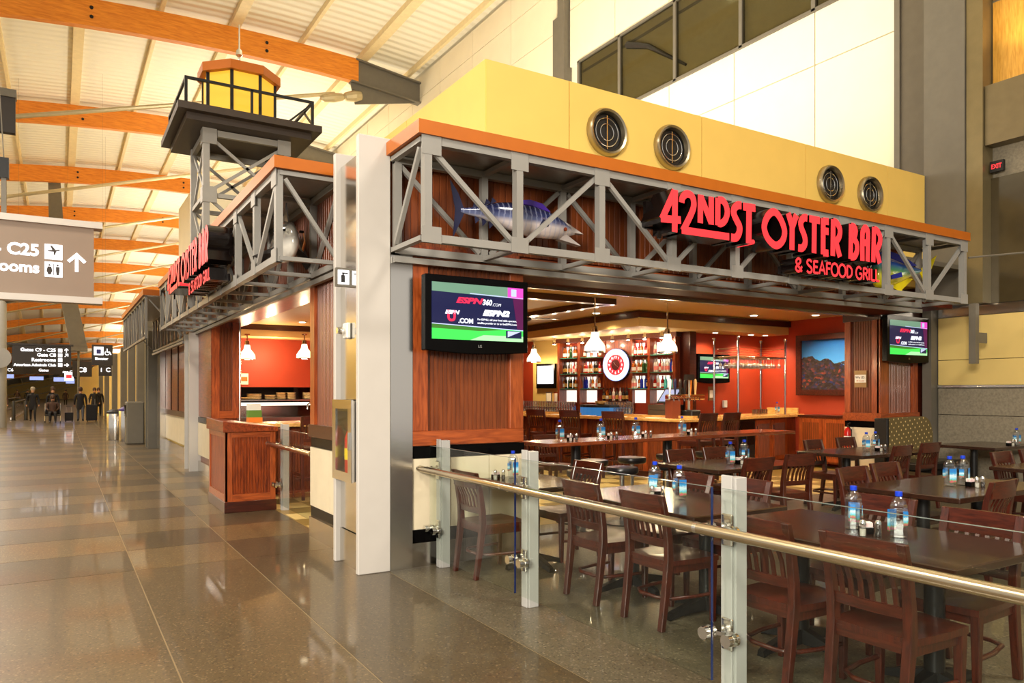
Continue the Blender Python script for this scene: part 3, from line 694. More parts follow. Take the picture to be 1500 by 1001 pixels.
MB().box(11.35, 12.42, 7.19, 7.24, .2, .955).build('wall_tile', M_WTILE, rp); MB().box(11.35, 11.41, 7.25, 7.82, .2, .955).build('wall_tile', M_WTILE, rp)
idp = empty('notice_plate', (11.33, 7.5, 1.9)); tag(idp, 'small framed We I.D. notice on the dark beadboard pillar', 'sign')
MB().box(11.355, 11.375, 7.42, 7.64, 1.62, 1.9).build('frame', mat('brass_notice_frame', C(150,120,80), .4, .4), idp)
MB().box(11.35, 11.356, 7.43, 7.63, 1.70, 1.83).build('card', M_WHITE, idp)
moved(text('We I.D.', .055, 'CENTER', .001), (11.348, 7.53, 1.77), -PI/2).build('lettering', M_BLACKM, idp)
moved(text('All Guests', .034, 'CENTER', .0005), (11.348, 7.53, 1.72), -PI/2).build('lettering', mat('orange_print', C(200,110,40), .6), idp)

for y in (24.2, 27.4, 31.0, 35.0, 41.0, 48.0, 55.0):
    MB().box(2.2, 2.43, y, y+.5, 0, 3.4).build('pilaster', M_STEELD, sf)
    MB().box(2.38, 2.43, y+.6, y+2.4, .0, 2.3).build('dark_doorway', M_DARKBR, sf)
# ---------------------------------------------------------------- red signs
LET = [
('4',[[(4.890,3.421),(4.732,3.139)],[(4.717,3.142),(4.967,3.156)],[(4.895,3.429),(4.888,3.036)]]),
('2',[[(4.978,3.322),(4.985,3.361),(5.014,3.396),(5.056,3.415),(5.109,3.401),(5.133,3.354),(5.129,3.292),(5.088,3.209),(5.030,3.117),(4.993,3.059)],[(4.978,3.065),(5.611,3.069)]]),
('N',[[(5.222,3.429),(5.219,3.159)],[(5.227,3.414),(5.364,3.176)],[(5.364,3.428),(5.364,3.160)]]),
('D',[[(5.455,3.429),(5.453,3.163)],[(5.459,3.410),(5.520,3.414),(5.566,3.372),(5.585,3.302),(5.554,3.226),(5.498,3.186),(5.459,3.187)]]),
('S',[[(5.785,3.400),(5.733,3.395),(5.680,3.351),(5.680,3.298),(5.721,3.238),(5.758,3.186),(5.750,3.120),(5.704,3.070),(5.638,3.067)]]),
('T',[[(5.809,3.394),(5.987,3.398)],[(5.895,3.390),(5.888,3.033)]]),
('O',[[(6.119,3.236),(6.158,3.324),(6.227,3.386),(6.296,3.392),(6.373,3.331),(6.430,3.225),(6.409,3.128),(6.338,3.066),(6.268,3.059),(6.185,3.104),(6.137,3.164),(6.119,3.236)]]),
('Y',[[(6.487,3.411),(6.549,3.281)],[(6.618,3.409),(6.549,3.267)],[(6.549,3.286),(6.545,3.033)]]),
('S',[[(6.795,3.397),(6.743,3.395),(6.691,3.346),(6.698,3.284),(6.743,3.212),(6.761,3.156),(6.750,3.106),(6.706,3.068),(6.647,3.067)]]),
('T',[[(6.829,3.396),(7.004,3.395)],[(6.911,3.396),(6.905,3.035)]]),
('E',[[(7.061,3.426),(7.058,3.035)],[(7.061,3.399),(7.155,3.402)],[(7.061,3.291),(7.151,3.293)],[(7.058,3.054),(7.147,3.056)]]),
('R',[[(7.233,3.435),(7.225,3.036)],[(7.233,3.415),(7.297,3.403),(7.350,3.339),(7.337,3.257),(7.281,3.201),(7.233,3.186)],[(7.278,3.201),(7.348,3.035)]]),
('B',[[(7.551,3.422),(7.540,3.030)],[(7.556,3.398),(7.606,3.395),(7.631,3.350),(7.606,3.276),(7.565,3.249)],[(7.589,3.274),(7.648,3.219),(7.656,3.138),(7.614,3.068),(7.540,3.053)]]),
('A',[[(7.757,3.030),(7.757,3.323),(7.782,3.386),(7.816,3.410),(7.855,3.380),(7.862,3.314),(7.855,3.031)],[(7.757,3.241),(7.859,3.239)]]),
('R',[[(7.976,3.436),(7.962,3.035)],[(7.979,3.412),(8.040,3.401),(8.093,3.339),(8.081,3.254),(8.023,3.185),(7.971,3.169)],[(8.019,3.184),(8.084,3.031)]]),
]
SF = {'&': [[(.62,.0),(.1,.62),(.12,.88),(.3,1),(.46,.88),(.44,.7),(.1,.36),(.04,.16),(.2,0),(.42,.05),(.62,.42)]],
 'S': [[(.5,.86),(.34,1),(.14,.96),(.06,.78),(.16,.6),(.4,.44),(.52,.26),(.44,.06),(.24,0),(.04,.12)]],
 'E': [[(.08,0),(.08,1)],[(.08,.96),(.48,.96)],[(.08,.52),(.42,.52)],[(.08,.04),(.48,.04)]],
 'A': [[(.0,0),(.3,1),(.6,0)],[(.12,.34),(.48,.34)]],
 'F': [[(.08,0),(.08,1)],[(.08,.96),(.48,.96)],[(.08,.52),(.42,.52)]],
 'O': [[(.35,0),(.1,.14),(0,.5),(.1,.86),(.35,1),(.6,.86),(.7,.5),(.6,.14),(.35,0)]],
 'D': [[(.08,0),(.08,1)],[(.08,.96),(.32,.94),(.54,.74),(.58,.5),(.54,.26),(.32,.06),(.08,.04)]],
 'G': [[(.6,.82),(.38,1),(.14,.88),(.02,.5),(.14,.12),(.4,0),(.62,.16),(.62,.44),(.38,.44)]],
 'R': [[(.08,0),(.08,1)],[(.08,.96),(.36,.94),(.5,.76),(.36,.54),(.08,.5)],[(.28,.5),(.54,0)]],
 'I': [[(.08,0),(.08,1)]], 'L': [[(.08,0),(.08,1)],[(.08,.04),(.46,.04)]]}
WID = {'&': .78, 'S': .66, 'E': .6, 'A': .7, 'F': .56, 'O': .8, 'D': .72, 'G': .78, 'R': .64, 'I': .26, 'L': .52, ' ': .3}
def red_sign(label, tr):
    s = empty('illuminated_sign', tr(6.4, 5.3, 2.82)); tag(s, label, 'sign', 'red channel letter signs')
    def put(mb, name='letter'):
        mb.v = [Vector(tr(p.x, p.y, p.z)) for p in mb.v]; mb.build(name, [M_REDLED, M_BLKRET], s)
    for ch, pl in LET:
        put(stroke(pl, .078 if ch not in 'ND42' else .07, .26, y0=5.12))
    put(MB().lathe([(.024, 0), (.024, .2)], 10, (5.955, 5.12, 3.056), 'y'), 'full_stop')
    tot = sum(WID[c] for c in '& SEAFOOD GRILL'); k = (8.12-6.63)/tot; u = 6.63
    for c in '& SEAFOOD GRILL':
        if c != ' ':
            put(stroke([[(u+a*k*1.0, 2.825+b*.135) for a, b in pl] for pl in SF[c]], .026, .2, y0=5.14))
        u += WID[c]*k
    put(MB().box(4.75, 5.95, 5.36, 5.40, 3.1, 3.36, 1).box(6.1, 8.1, 5.36, 5.40, 3.1, 3.36, 1).box(6.62, 8.1, 5.32, 5.36, 2.82, 2.9, 1), 'raceway')
    put(MB().box(4.79, 4.83, 5.11, 5.115, 2.98, 3.06, 0) if False else MB().box(4.76, 4.80, 5.2, 5.22, 2.98, 3.05, 1), 'rating_plate')
    return s
red_sign('glowing red 42ND ST. OYSTER BAR sign on the right-hand truss', lambda u, y, z: (u, y, z))
red_sign('glowing red 42ND ST. OYSTER BAR sign on the concourse-side truss', lambda u, y, z: (1.43+(y-5.12), 8.95+(8.1-u)*1.08, z))

# ---------------------------------------------------------------- mounted fish
def ramp_mat(name, stops, axis='Z', rough=.18, stripes=None):
    m, N, L, b = nt(name); b.inputs['Roughness'].default_value = rough; b.inputs['Coat Weight'].default_value = .6
    tc = N.new('ShaderNodeTexCoord'); sp = N.new('ShaderNodeSeparateXYZ'); L.new(tc.outputs['Generated'], sp.inputs[0])
    cr = N.new('ShaderNodeValToRGB'); e = cr.color_ramp.elements; e[0].position, e[0].color = stops[0]; e[1].position, e[1].color = stops[-1]
    for p, c in stops[1:-1]: k = e.new(p); k.color = c
    L.new(sp.outputs[axis], cr.inputs[0]); src = cr.outputs[0]
    if stripes:
        wv = N.new('ShaderNodeTexWave'); wv.inputs['Scale'].default_value = stripes[0]; wv.inputs['Distortion'].default_value = 1.5; wv.inputs['Detail'].default_value = 2
        L.new(tc.outputs['Generated'], wv.inputs['Vector'])
        c2 = N.new('ShaderNodeValToRGB'); c2.color_ramp.elements[0].position = .78; c2.color_ramp.elements[0].color = (0, 0, 0, 1); c2.color_ramp.elements[1].position = .9
        L.new(wv.outputs['Color'], c2.inputs[0]); mx = N.new('ShaderNodeMixRGB'); mx.inputs['Color2'].default_value = stripes[1]
        mu = N.new('ShaderNodeMath'); mu.operation = 'MULTIPLY'; mu.inputs[1].default_value = .35; L.new(c2.outputs[0], mu.inputs[0])
        L.new(mu.outputs[0], mx.inputs['Fac']); L.new(src, mx.inputs['Color1']); src = mx.outputs[0]
    L.new(src, b.inputs['Base Color'])
    return m
def fishbody(stations, th, n=14):
    rings = []
    for (u, top, bot) in stations:
        c = (top+bot)/2; h = max(.004, (top-bot)/2); t = th*h
        rings.append([(u, t*math.cos(2*PI*k/n), c+h*math.sin(2*PI*k/n)) for k in range(n)])
    return MB().loft(rings)
def fin(pts, th=.012): return MB().prism([(u, -th/2, z) for u, z in pts], (0, th, 0))
# wahoo swimming to the right in the right truss (local u = X offset)
def wahoo(loc, label, rz=0.0, scale=1.0):
    f = empty('mounted_fish', (0, 0, 0)); tag(f, label, 'fish')
    mB = ramp_mat('wahoo_skin', [(.0, C(214,196,186)), (.35, C(200,190,190)), (.48, C(86,94,130)), (.62, C(38,44,84)), (1, C(18,20,46))], 'Z', .16, (7.0, C(150,156,186)))
    fishbody([(.10, .02, -.02), (.17, .03, -.03), (.30, .06, -.045), (.47, .115, -.085), (.65, .14, -.13), (.83, .135, -.16), (1.0, .105, -.155), (1.1, .07, -.15), (1.18, .035, -.13), (1.25, .005, -.105), (1.31, -.03, -.085)], .62).build('body', mB, f, smooth=60)
    mF = mat('fish_fin_navy', C(32,34,62), .25); mP = mat('fish_fin_violet', C(70,40,150), .25)
    MB().prism([(1.19, -.035, .02), (1.42, -.005, -.065), (1.24, -.035, -.07)], (0, .07, 0)).build('upper_jaw', mat('fish_jaw', C(190,180,176), .2), f)
    MB().prism([(1.19, -.035, -.09), (1.39, -.005, -.18), (1.12, -.035, -.15)], (0, .07, 0)).build('lower_jaw', MATS['fish_jaw'], f)
    fin([(.14, .0), (.08, .14), (.0, .25), (.03, .10), (.05, .0), (.04, -.12), (.03, -.24), (.09, -.12), (.14, -.01)]).build('tail_fin', mF, f)
    fin([(.60, .12), (.70, .165), (.82, .185), (.95, .165), (1.04, .10), (.98, .08), (.8, .11)]).build('dorsal_fin', mP, f)
    for u in (.22, .28, .34, .40): fin([(u, .03+(u-.2)*.3), (u+.02, .09+(u-.2)*.3), (u+.06, .05+(u-.2)*.35)]).build('finlet', mF, f)
    for u in (.24, .31, .38): fin([(u, -.03), (u+.01, -.09-(u-.2)*.2), (u+.05, -.05-(u-.2)*.2)]).build('finlet', mF, f)
    MB().prism([(.98, -.085, -.02), (.90, -.10, .0), (.86, -.10, -.06), (.96, -.085, -.06)], (0, .012, 0)).build('pectoral_fin', mF, f)
    MB().lathe([(.012, -.07), (.018, -.065), (.018, -.05)], 10, (1.17, 0, -.055), 'y').build('eye', mat('fish_eye', C(150,60,20), .1), f)
    place(f, loc, rz); f.scale = (scale,)*3
    return f
wahoo((2.86, 5.72, 3.12), 'blue striped wahoo fish mounted inside the right truss, mouth open')
# mahi
def mahi(loc, label):
    f = empty('mounted_fish', (0, 0, 0)); tag(f, label, 'fish')
    mB = ramp_mat('mahi_skin', [(0, C(214,196,20)), (.38, C(206,200,30)), (.55, C(70,140,90)), (.72, C(30,70,140)), (1, C(30,34,110))], 'Z', .12)
    fishbody([(0, .10, -.16), (.03, .19, -.21), (.12, .23, -.22), (.3, .21, -.19), (.55, .17, -.11), (.8, .13, -.02), (1.0, .115, .05), (1.05, .11, .07)], .35).build('body', mB, f, smooth=60)
    mY = mat('mahi_fin_yellow', C(226,206,20), .2); mBl = mat('mahi_fin_blue', C(34,40,130), .2)
    fin([(.05, .20), (.2, .29), (.45, .27), (.75, .21), (.95, .15), (.8, .12), (.4, .18)]).build('dorsal_fin', mBl, f)
    fin([(1.0, .08), (1.18, .2), (1.42, .33), (1.3, .14), (1.2, .06), (1.24, -.08), (1.28, -.24), (1.16, -.1), (1.02, .06)]).build('tail_fin', mY, f)
    fin([(.35, -.17), (.5, -.22), (.62, -.30), (.60, -.2), (.85, -.04), (.7, -.04)]).build('anal_fin', mY, f)
    MB().prism([(.22, -.09, -.05), (.4, -.12, .0), (.42, -.12, -.06), (.24, -.09, -.1)], (0, .012, 0)).build('pectoral_fin', mBl, f)
    MB().lathe([(.012, -.09), (.016, -.085), (.016, -.06)], 10, (.06, 0, .03), 'y').build('eye', M_BLACK, f)
    place(f, loc)
mahi((8.92, 5.72, 3.10), 'yellow and blue mahi fish mounted at the right end of the right truss')
# grey fish seen head-on in the concourse truss
def grouper(loc, rz, label):
    f = empty('mounted_fish', (0, 0, 0)); tag(f, label, 'fish')
    mB = ramp_mat('grey_fish_skin', [(0, C(226,222,214)), (.3, C(206,202,192)), (.5, C(120,116,108)), (1, C(44,42,40))], 'Z', .18)
    fishbody([(0, -.02, -.14), (.04, .04, -.2), (.15, .13, -.24), (.35, .18, -.26), (.6, .16, -.22), (.85, .08, -.12), (1.0, .04, -.05)], .42).build('body', mB, f, smooth=60)
    mF = mat('grey_fish_fin', C(54,50,48), .3)
    fin([(.25, .15), (.33, .36), (.42, .24), (.7, .2), (.8, .08)]).build('dorsal_fin', mF, f)
    fin([(.97, .0), (1.1, .2), (1.2, .26), (1.12, .0), (1.2, -.26), (1.08, -.18)]).build('tail_fin', mF, f)
    for sgn in (-1, 1): MB().prism([(.28, sgn*.1, -.1), (.42, sgn*.3, -.2), (.5, sgn*.26, -.28), (.3, sgn*.1, -.16)], (0, .015, 0)).build('pectoral_fin', mF, f)
    for k in range(4): MB().tube([(.1+.035*k, -.11-.012*k, .02-.02*k), (.08+.035*k, -.115-.012*k, -.06), (.11+.035*k, -.1-.012*k, -.14)], .006, 5).build('gill', mat('gill_orange', C(190,120,60), .4) if 'gill_orange' not in MATS else MATS['gill_orange'], f)
    for sgn in (-1, 1): MB().lathe([(.014, -.02), (.014, .02)], 10, (.1, sgn*.09, .03), 'y').build('eye', M_BLACK, f)
    place(f, loc, rz)
grouper((1.98, 7.35, 3.12), PI/2, 'white-bellied grey fish seen head on inside the concourse truss')
wahoo((1.95, 13.4, 3.05), 'dark fish mounted deeper in the concourse truss behind the red letters', -PI/2, .9)

# ---------------------------------------------------------------- lighthouse tower
lh = empty('lighthouse_tower', (2.7, 13.65, 3.5)); tag(lh, 'model lighthouse with grey lattice tower and glowing amber lantern', 'lighthouse')
cx, cy, hw = 2.7, 13.65, .65
cor = [(cx-hw, cy-hw), (cx+hw, cy-hw), (cx+hw, cy+hw), (cx-hw, cy+hw)]
for x, y in cor: MB().bar((x, y, 3.45), (x, y, 5.86), .1, .1).build('leg', M_STEEL, lh)
for i in range(4):
    a, b_ = cor[i], cor[(i+1) % 4]
    for z in (5.80, 4.78, 3.7): MB().bar(a+(z,), b_+(z,), .07, .1 if z > 5 else .07).build('girt', M_STEEL, lh)
    for z0, z1 in ((4.8, 5.78), (3.72, 4.76)):
        MB().bar(a+(z0,), b_+(z1,), .035, .05).build('brace', M_STEEL, lh); MB().bar(a+(z1,), b_+(z0,), .035, .05).build('brace', M_STEEL, lh)
for z in (4.78, 5.74):
    for x, y in cor[:2]: MB().box(x-.06 if x < cx else x-.16, x+.16 if x < cx else x+.06, y-.062, y-.052, z-.13, z+.13).build('gusset_plate', M_STEEL, lh)
    x, y = cor[0]; MB().box(x-.062, x-.052, y-.05, y+.16, z-.13, z+.13).build('gusset_plate', M_STEEL, lh)
P_ = 1.13
MB().box(cx-P_, cx+P_, cy-P_, cy+P_, 5.97, 6.08).build('platform', M_DARKBR, lh); MB().box(cx-P_+.14, cx+P_-.14, cy-P_+.14, cy+P_-.14, 5.86, 5.97).build('platform_base', M_DARKBR, lh)
R_ = 1.0
rc = [(cx-R_, cy-R_), (cx+R_, cy-R_), (cx+R_, cy+R_), (cx-R_, cy+R_)]
for i in range(4):
    a, b_ = rc[i], rc[(i+1) % 4]
    MB().bar(a+(6.50,), b_+(6.50,), .04, .04).build('hand_rail', M_IRON, lh)
    MB().bar(a+(6.08,), a+(6.52,), .045, .045).build('rail_post', M_IRON, lh)
    for q in (.0, ):
        m = ((a[0]+b_[0])/2, (a[1]+b_[1])/2); MB().bar(m+(6.08,), m+(6.5,), .04, .04).build('rail_post', M_IRON, lh)
MB().bar((cx+R_, cy-R_, 6.12), (cx+R_, cy-R_+.5, 6.48), .03, .03).build('rail_brace', M_IRON, lh); MB().bar((cx+R_-.4, cy-R_, 6.1), (cx+R_, cy-R_, 6.48), .03, .03).build('rail_brace', M_IRON, lh)
Rl = .60; oc = [(cx+Rl*math.cos(PI/8+k*PI/4), cy+Rl*math.sin(PI/8+k*PI/4)) for k in range(8)]
for k in range(8):
    a, b_ = oc[k], oc[(k+1) % 8]
    MB().bar(a+(6.08,), a+(6.98,), .05, .05).build('lantern_mullion', M_IRON, lh)
    MB().prism([a+(6.10,), b_+(6.10,), b_+(6.97,), a+(6.97,)], ((cx-(a[0]+b_[0])/2)*.03, (cy-(a[1]+b_[1])/2)*.03, 0)).build('lantern_pane', M_AMBER, lh)
MB().lathe([(.70, 6.95), (.70, 7.10), (.06, 7.34), (.02, 7.36)], 8, (cx, cy, 0), a0=PI/8).build('lantern_roof', M_FASCIA, lh)
MB().lathe([(.02, 7.34), (.02, 7.42), (.06, 7.46), (.05, 7.54), (.015, 7.58), (.012, 8.0)], 10, (cx, cy, 0)).build('finial', M_CHROME, lh, smooth=40)

# ---------------------------------------------------------------- big hanging signs
def airplane(x, z, s, y):
    return MB().prism([(x-s*.45, y, z+s*.05), (x-s*.1, y, z+s*.1), (x-s*.25, y, z+s*.45), (x-s*.12, y, z+s*.45), (x+s*.15, y, z+s*.12), (x+s*.42, y, z+s*.16), (x+s*.48, y, z+s*.08), (x+s*.2, y, z), (x+s*.1, y, z-s*.3), (x, y, z-s*.32), (x+s*.0, y, z-s*.04), (x-s*.35, y, z-s*.05)], (0, -.004, 0))
def arrow(x, z, s, y, ang=0.0, t=.17):
    pl = [[(0, -.5), (0, .38)], [(-.4, .05), (0, .45), (.4, .05)]]
    c_, s_ = math.cos(ang), math.sin(ang)
    mb = stroke([[(x+s*(a*c_+b*s_), z+s*(-a*s_+b*c_)) for a, b in p] for p in pl], t*s, .004, 0, 0, y0=y); return mb
def rsq(x, z, s, y): return MB().prism([(x-s/2, y, z-s/2), (x+s/2, y, z-s/2), (x+s/2, y, z+s/2), (x-s/2, y, z+s/2)], (0, .006, 0))
def restroom(x, z, s, y):
    mb = MB().box(x-.02*s, x+.02*s, y-.004, y, z-s*.4, z+s*.4)
    for sg in (-1, 1):
        q = x+sg*s*.25
        mb.lathe([(.07*s, -.004), (.07*s, 0)], 8, (q, y, z+.3*s), 'y')
        mb.prism([(q-.11*s, y, z+.2*s), (q+.11*s, y, z+.2*s), (q+(.11 if sg > 0 else .18)*s, y, z-.1*s), (q+.07*s, y, z-.38*s), (q-.07*s, y, z-.38*s), (q-(.11 if sg > 0 else .18)*s, y, z-.1*s)], (0, -.004, 0))
    return mb
hs = empty('hanging_sign', (-1.0, 12.5, 2.95)); tag(hs, 'large taupe overhead gate sign reading C25 with an up arrow', 'sign')
MB().box(-2.6, .43, 12.45, 12.6, 2.92, 3.93).build('panel', M_SIGNBR, hs)
MB().box(-2.7, .54, 12.40, 12.65, 3.93, 4.02).build('top_rail', M_COLUMN, hs); MB().box(-2.7, .54, 12.40, 12.65, 2.83, 2.92).build('bottom_rail', M_COLUMN, hs)
yS = 12.445
moved(text('Gates C3 - C25', .225, 'RIGHT', .008), (-.24, yS, 3.47)).build('lettering', M_WGLOW, hs)
moved(text('Restrooms', .21, 'RIGHT', .007), (-.24, yS, 3.23)).build('lettering', M_WGLOW, hs)
for z in (3.54, 3.29): rsq(-.07, z, .215, yS-.006).build('icon_plate', M_WGLOW, hs)
airplane(-.07, 3.55, .17, yS-.008).build('aeroplane_icon', M_SIGNDK, hs); restroom(-.07, 3.29, .2, yS-.008).build('restroom_icon', M_SIGNDK, hs)
arrow(.215, 3.41, .26, yS-.004).build('arrow', M_WGLOW, hs)
for x in (-.66, -2.2): MB().bar((x, 12.52, 4.0), (x, 12.52, 4.55), .08, .06).build('hanger', M_STEELD, hs)
for x in (-.66, -2.2): MB().box(x-.06, x+.06, 12.46, 12.58, 4.52, 4.8).build('hanger_clamp', M_IRON, hs)
for x in (-.66, -2.2): MB().tube([(x, 12.52, 4.8), (x-.5, 12.52, zb(x, 12.5)+1.0)], .008, 6).build('hanger', M_STEELD, hs)
gs = empty('hanging_sign', (-.6, 36, 2.5)); tag(gs, 'dark distant overhead gate sign listing Gates, Restrooms and a club', 'sign')
MB().box(-1.62, .42, 35.9, 36.1, 2.55, 3.43).build('panel', M_SIGNDK, gs); MB().box(-1.8, .5, 35.85, 36.15, 3.43, 3.5).build('top_rail', M_SIGNDK, gs)
for i, (tx, ang) in enumerate((('Gates C9 - C25', 0), ('Gate C8', PI/4), ('Restrooms', PI/2), ('American Admirals Club', PI/2))):
    z = 3.25-.2*i
    moved(text(tx, .19 if i < 3 else .145, 'RIGHT', .006), (-.12, 35.89, z-.06)).build('lettering', M_WGLOW, gs)
    rsq(.03, z, .15, 35.89).build('icon_plate', M_WGLOW, gs)
    if i in (0, 1, 3): arrow(.25, z-(.0 if i else 0), .17, 35.89, ang).build('arrow', M_WGLOW, gs)
for x in (-1.4, .3): MB().bar((x, 36, 3.5), (x, 36, zb(x, 36)+.9), .004, .004).build('hanger', M_STEELD, gs)
es = empty('hanging_sign', (1.55, 34.5, 2.6)); tag(es, 'dark overhead Elevator sign with white lift and wheelchair icons', 'sign')
MB().box(1.12, 1.86, 34.4, 34.6, 2.62, 3.45).build('panel', M_SIGNDK, es)
rsq(1.36, 3.2, .34, 34.39).build('icon_plate', M_WGLOW, es); MB().box(1.28, 1.44, 34.376, 34.384, 3.08, 3.26).build('lift_icon', mat('lift_icon_blue', C(60,60,130), .5), es)
stroke([[(1.66, 3.3), (1.66, 3.16), (1.75, 3.16), (1.80, 3.05)]], .035, .005, 0, 0, y0=34.385).build('wheelchair_icon', M_WGLOW, es)
MB().tube([(1.66+.08*math.cos(a), 34.385, 3.12+.08*math.sin(a)) for a in [2.2+i*.42 for i in range(10)]], .014, 5).build('wheelchair_icon', M_WGLOW, es)
moved(text('Elevator', .14, 'CENTER', .005), (1.46, 34.39, 2.84)).build('lettering', M_WGLOW, es)
MB().bar((1.5, 34.5, 3.45), (1.5, 34.5, zb(1.5, 34.5)+.9), .004, .004).build('hanger', M_STEELD, es)
ds = empty('hanging_sign', (-2.0, 21, 6.6)); tag(ds, 'dark edge of an overhead panel at the left picture edge', 'sign')
MB().box(-3.4, -.88, 20.9, 21.1, 7.6, 8.45).build('panel', M_SIGNDK, ds); MB().box(-3.4, -.86, 20.85, 21.15, 8.42, 8.6).build('top_rail', M_STEELD, ds)
MB().bar((-1.8, 21, 8.55), (-1.8, 21, zb(-1.8, 21)+.9), .05, .05).build('hanger', M_STEELD, ds)
# ---------------------------------------------------------------- televisions
def tv_screen_mats():
    return dict(navy=emis('tv_navy', C(12,18,62), 1.1), green=emis('tv_green', C(60,215,80), 1.1), pale=emis('tv_pale_green', C(170,240,170), 1.0),
                sage=emis('tv_sage', C(110,150,125), .9), pink=emis('tv_magenta', C(226,70,190), 1.0), wht=emis('tv_white', C(240,244,255), 1.2), red=emis('tv_red', C(220,40,80), 1.1), maroon=emis('tv_maroon', C(84,10,70), 1.0), lav=emis('tv_lavender', C(190,200,245), 1.0), grn2=emis('tv_deep_green', C(60,120,40), .9))
TVM = tv_screen_mats()
def tv(loc, rz, W, H, label, brand=True):
    t = empty('television', (0, 0, 0)); tag(t, label, 'television', 'wall televisions')
    bz = W*.055; bb = H*.15
    # curved lower edge bezel, face at y=-0.05
    n = 12; low = [(-W/2+W*i/n, -H/2-.025*math.sin(PI*i/n)) for i in range(n+1)]
    MB().prism([(x, -.04, z) for x, z in low]+[(W/2, -.04, H/2), (-W/2, -.04, H/2)], (0, .09, 0)).build('bezel', M_BLACK, t, bevel=.006)
    x0, x1, z0, z1 = -W/2+bz, W/2-bz, -H/2+bb, H/2-bz*1.15
    scr = MB().box(x0, x1, -.045, -.04, z0, z1).build('screen', TVM['navy'], t)
    sw, sh = x1-x0, z1-z0; y = -.046
    X = lambda u: x0+sw*u
    Z = lambda v: z0+sh*v
    def poly(name, pts, m, k=1):
        MB().prism([(X(u), y-.0006*k, Z(v)) for u, v in pts], (0, -.0004, 0)).build(name, TVM[m], scr)
    poly('picture_band', [(0, .84), (1, .80), (1, 1), (0, 1)], 'sage'); poly('picture_band', [(0, 0), (1, 0), (1, .21), (0, .27)], 'green')
    poly('picture_band', [(0, .19), (.5, .17), (.8, .21), (0, .27)], 'grn2', 2); poly('picture_band', [(.4, .0), (1, 0), (1, .1), (.55, .1)], 'pale', 2)
    poly('picture_band', [(.0, .265), (1, .205), (1, .22), (0, .28)], 'lav', 3); poly('picture_band', [(.4, .83), (1, .805), (1, .82), (.4, .845)], 'lav', 3)
    poly('picture_band', [(.82, .81), (1, .8), (1, 1), (.82, 1)], 'pink', 3); poly('picture_band', [(.86, .84), (.92, .84), (.92, .97), (.86, .97)], 'lav', 4)
    poly('picture_band', [(.93, .24), (1, .22), (1, .8), (.88, .8)], 'maroon', 2); poly('picture_band', [(.8, .06), (.98, .06), (.98, .2), (.8, .2)], 'navy', 4)
    poly('picture_band', [(.82, .08), (.97, .19), (.82, .19)], 'lav', 5)
    yy = y-.004
    def word(tx, u, v, s, m, sh_=0.0, al='LEFT', b=.0, sx=1.0):
        moved(text(tx, s*sh*.88, al, b*sh, 0, sh_, sx), (X(u), yy, Z(v))).build('lettering', TVM[m], scr)
    word('ESPN', .25, .66, .155, 'red', .3, b=.008, sx=1.68); word('360', .535, .65, .155, 'wht', .15, b=.006, sx=.95); word('.COM', .64, .635, .09, 'wht', .2, sx=.95)
    word('U', .155, .33, .30, 'red', 0, b=.012, sx=.95); word('ESPN', .135, .455, .10, 'wht', .3, b=.006, sx=1.35); word('.COM', .275, .30, .135, 'wht', 0, b=.005, sx=1.0)
    word('ESPN2', .54, .46, .155, 'wht', .3, b=.010, sx=1.45)
    word('For ESPNU, call your local cable operator,', .48, .365, .055, 'wht', 0, b=.001, sx=1.0); word('satellite provider or go to GetESPNU.com', .48, .30, .055, 'wht', 0, b=.001, sx=1.0)
    if brand:
        moved(text('LG', .032, 'CENTER', .0006), (.01, -.0475, -H/2+bb*.35)).build('maker_mark', M_CHROME, t)
    MB().box(-.16, .16, .05, .14, -.12, .12).build('wall_mount', M_BLACKM, t)
    place(t, loc, rz); return t
tv1 = tv((3.21, 5.885, 2.24), 0, 1.045, .66, 'large flat television on the beadboard wall beside the column')
tv2 = tv((11.86, 7.05, 2.41), 0, 1.18, .74, 'flat television on the far right beadboard pillar')
tv3 = tv((11.95, 11.36, 2.05), 0, .95, .60, 'flat television on the red wall behind the chrome glass rack')

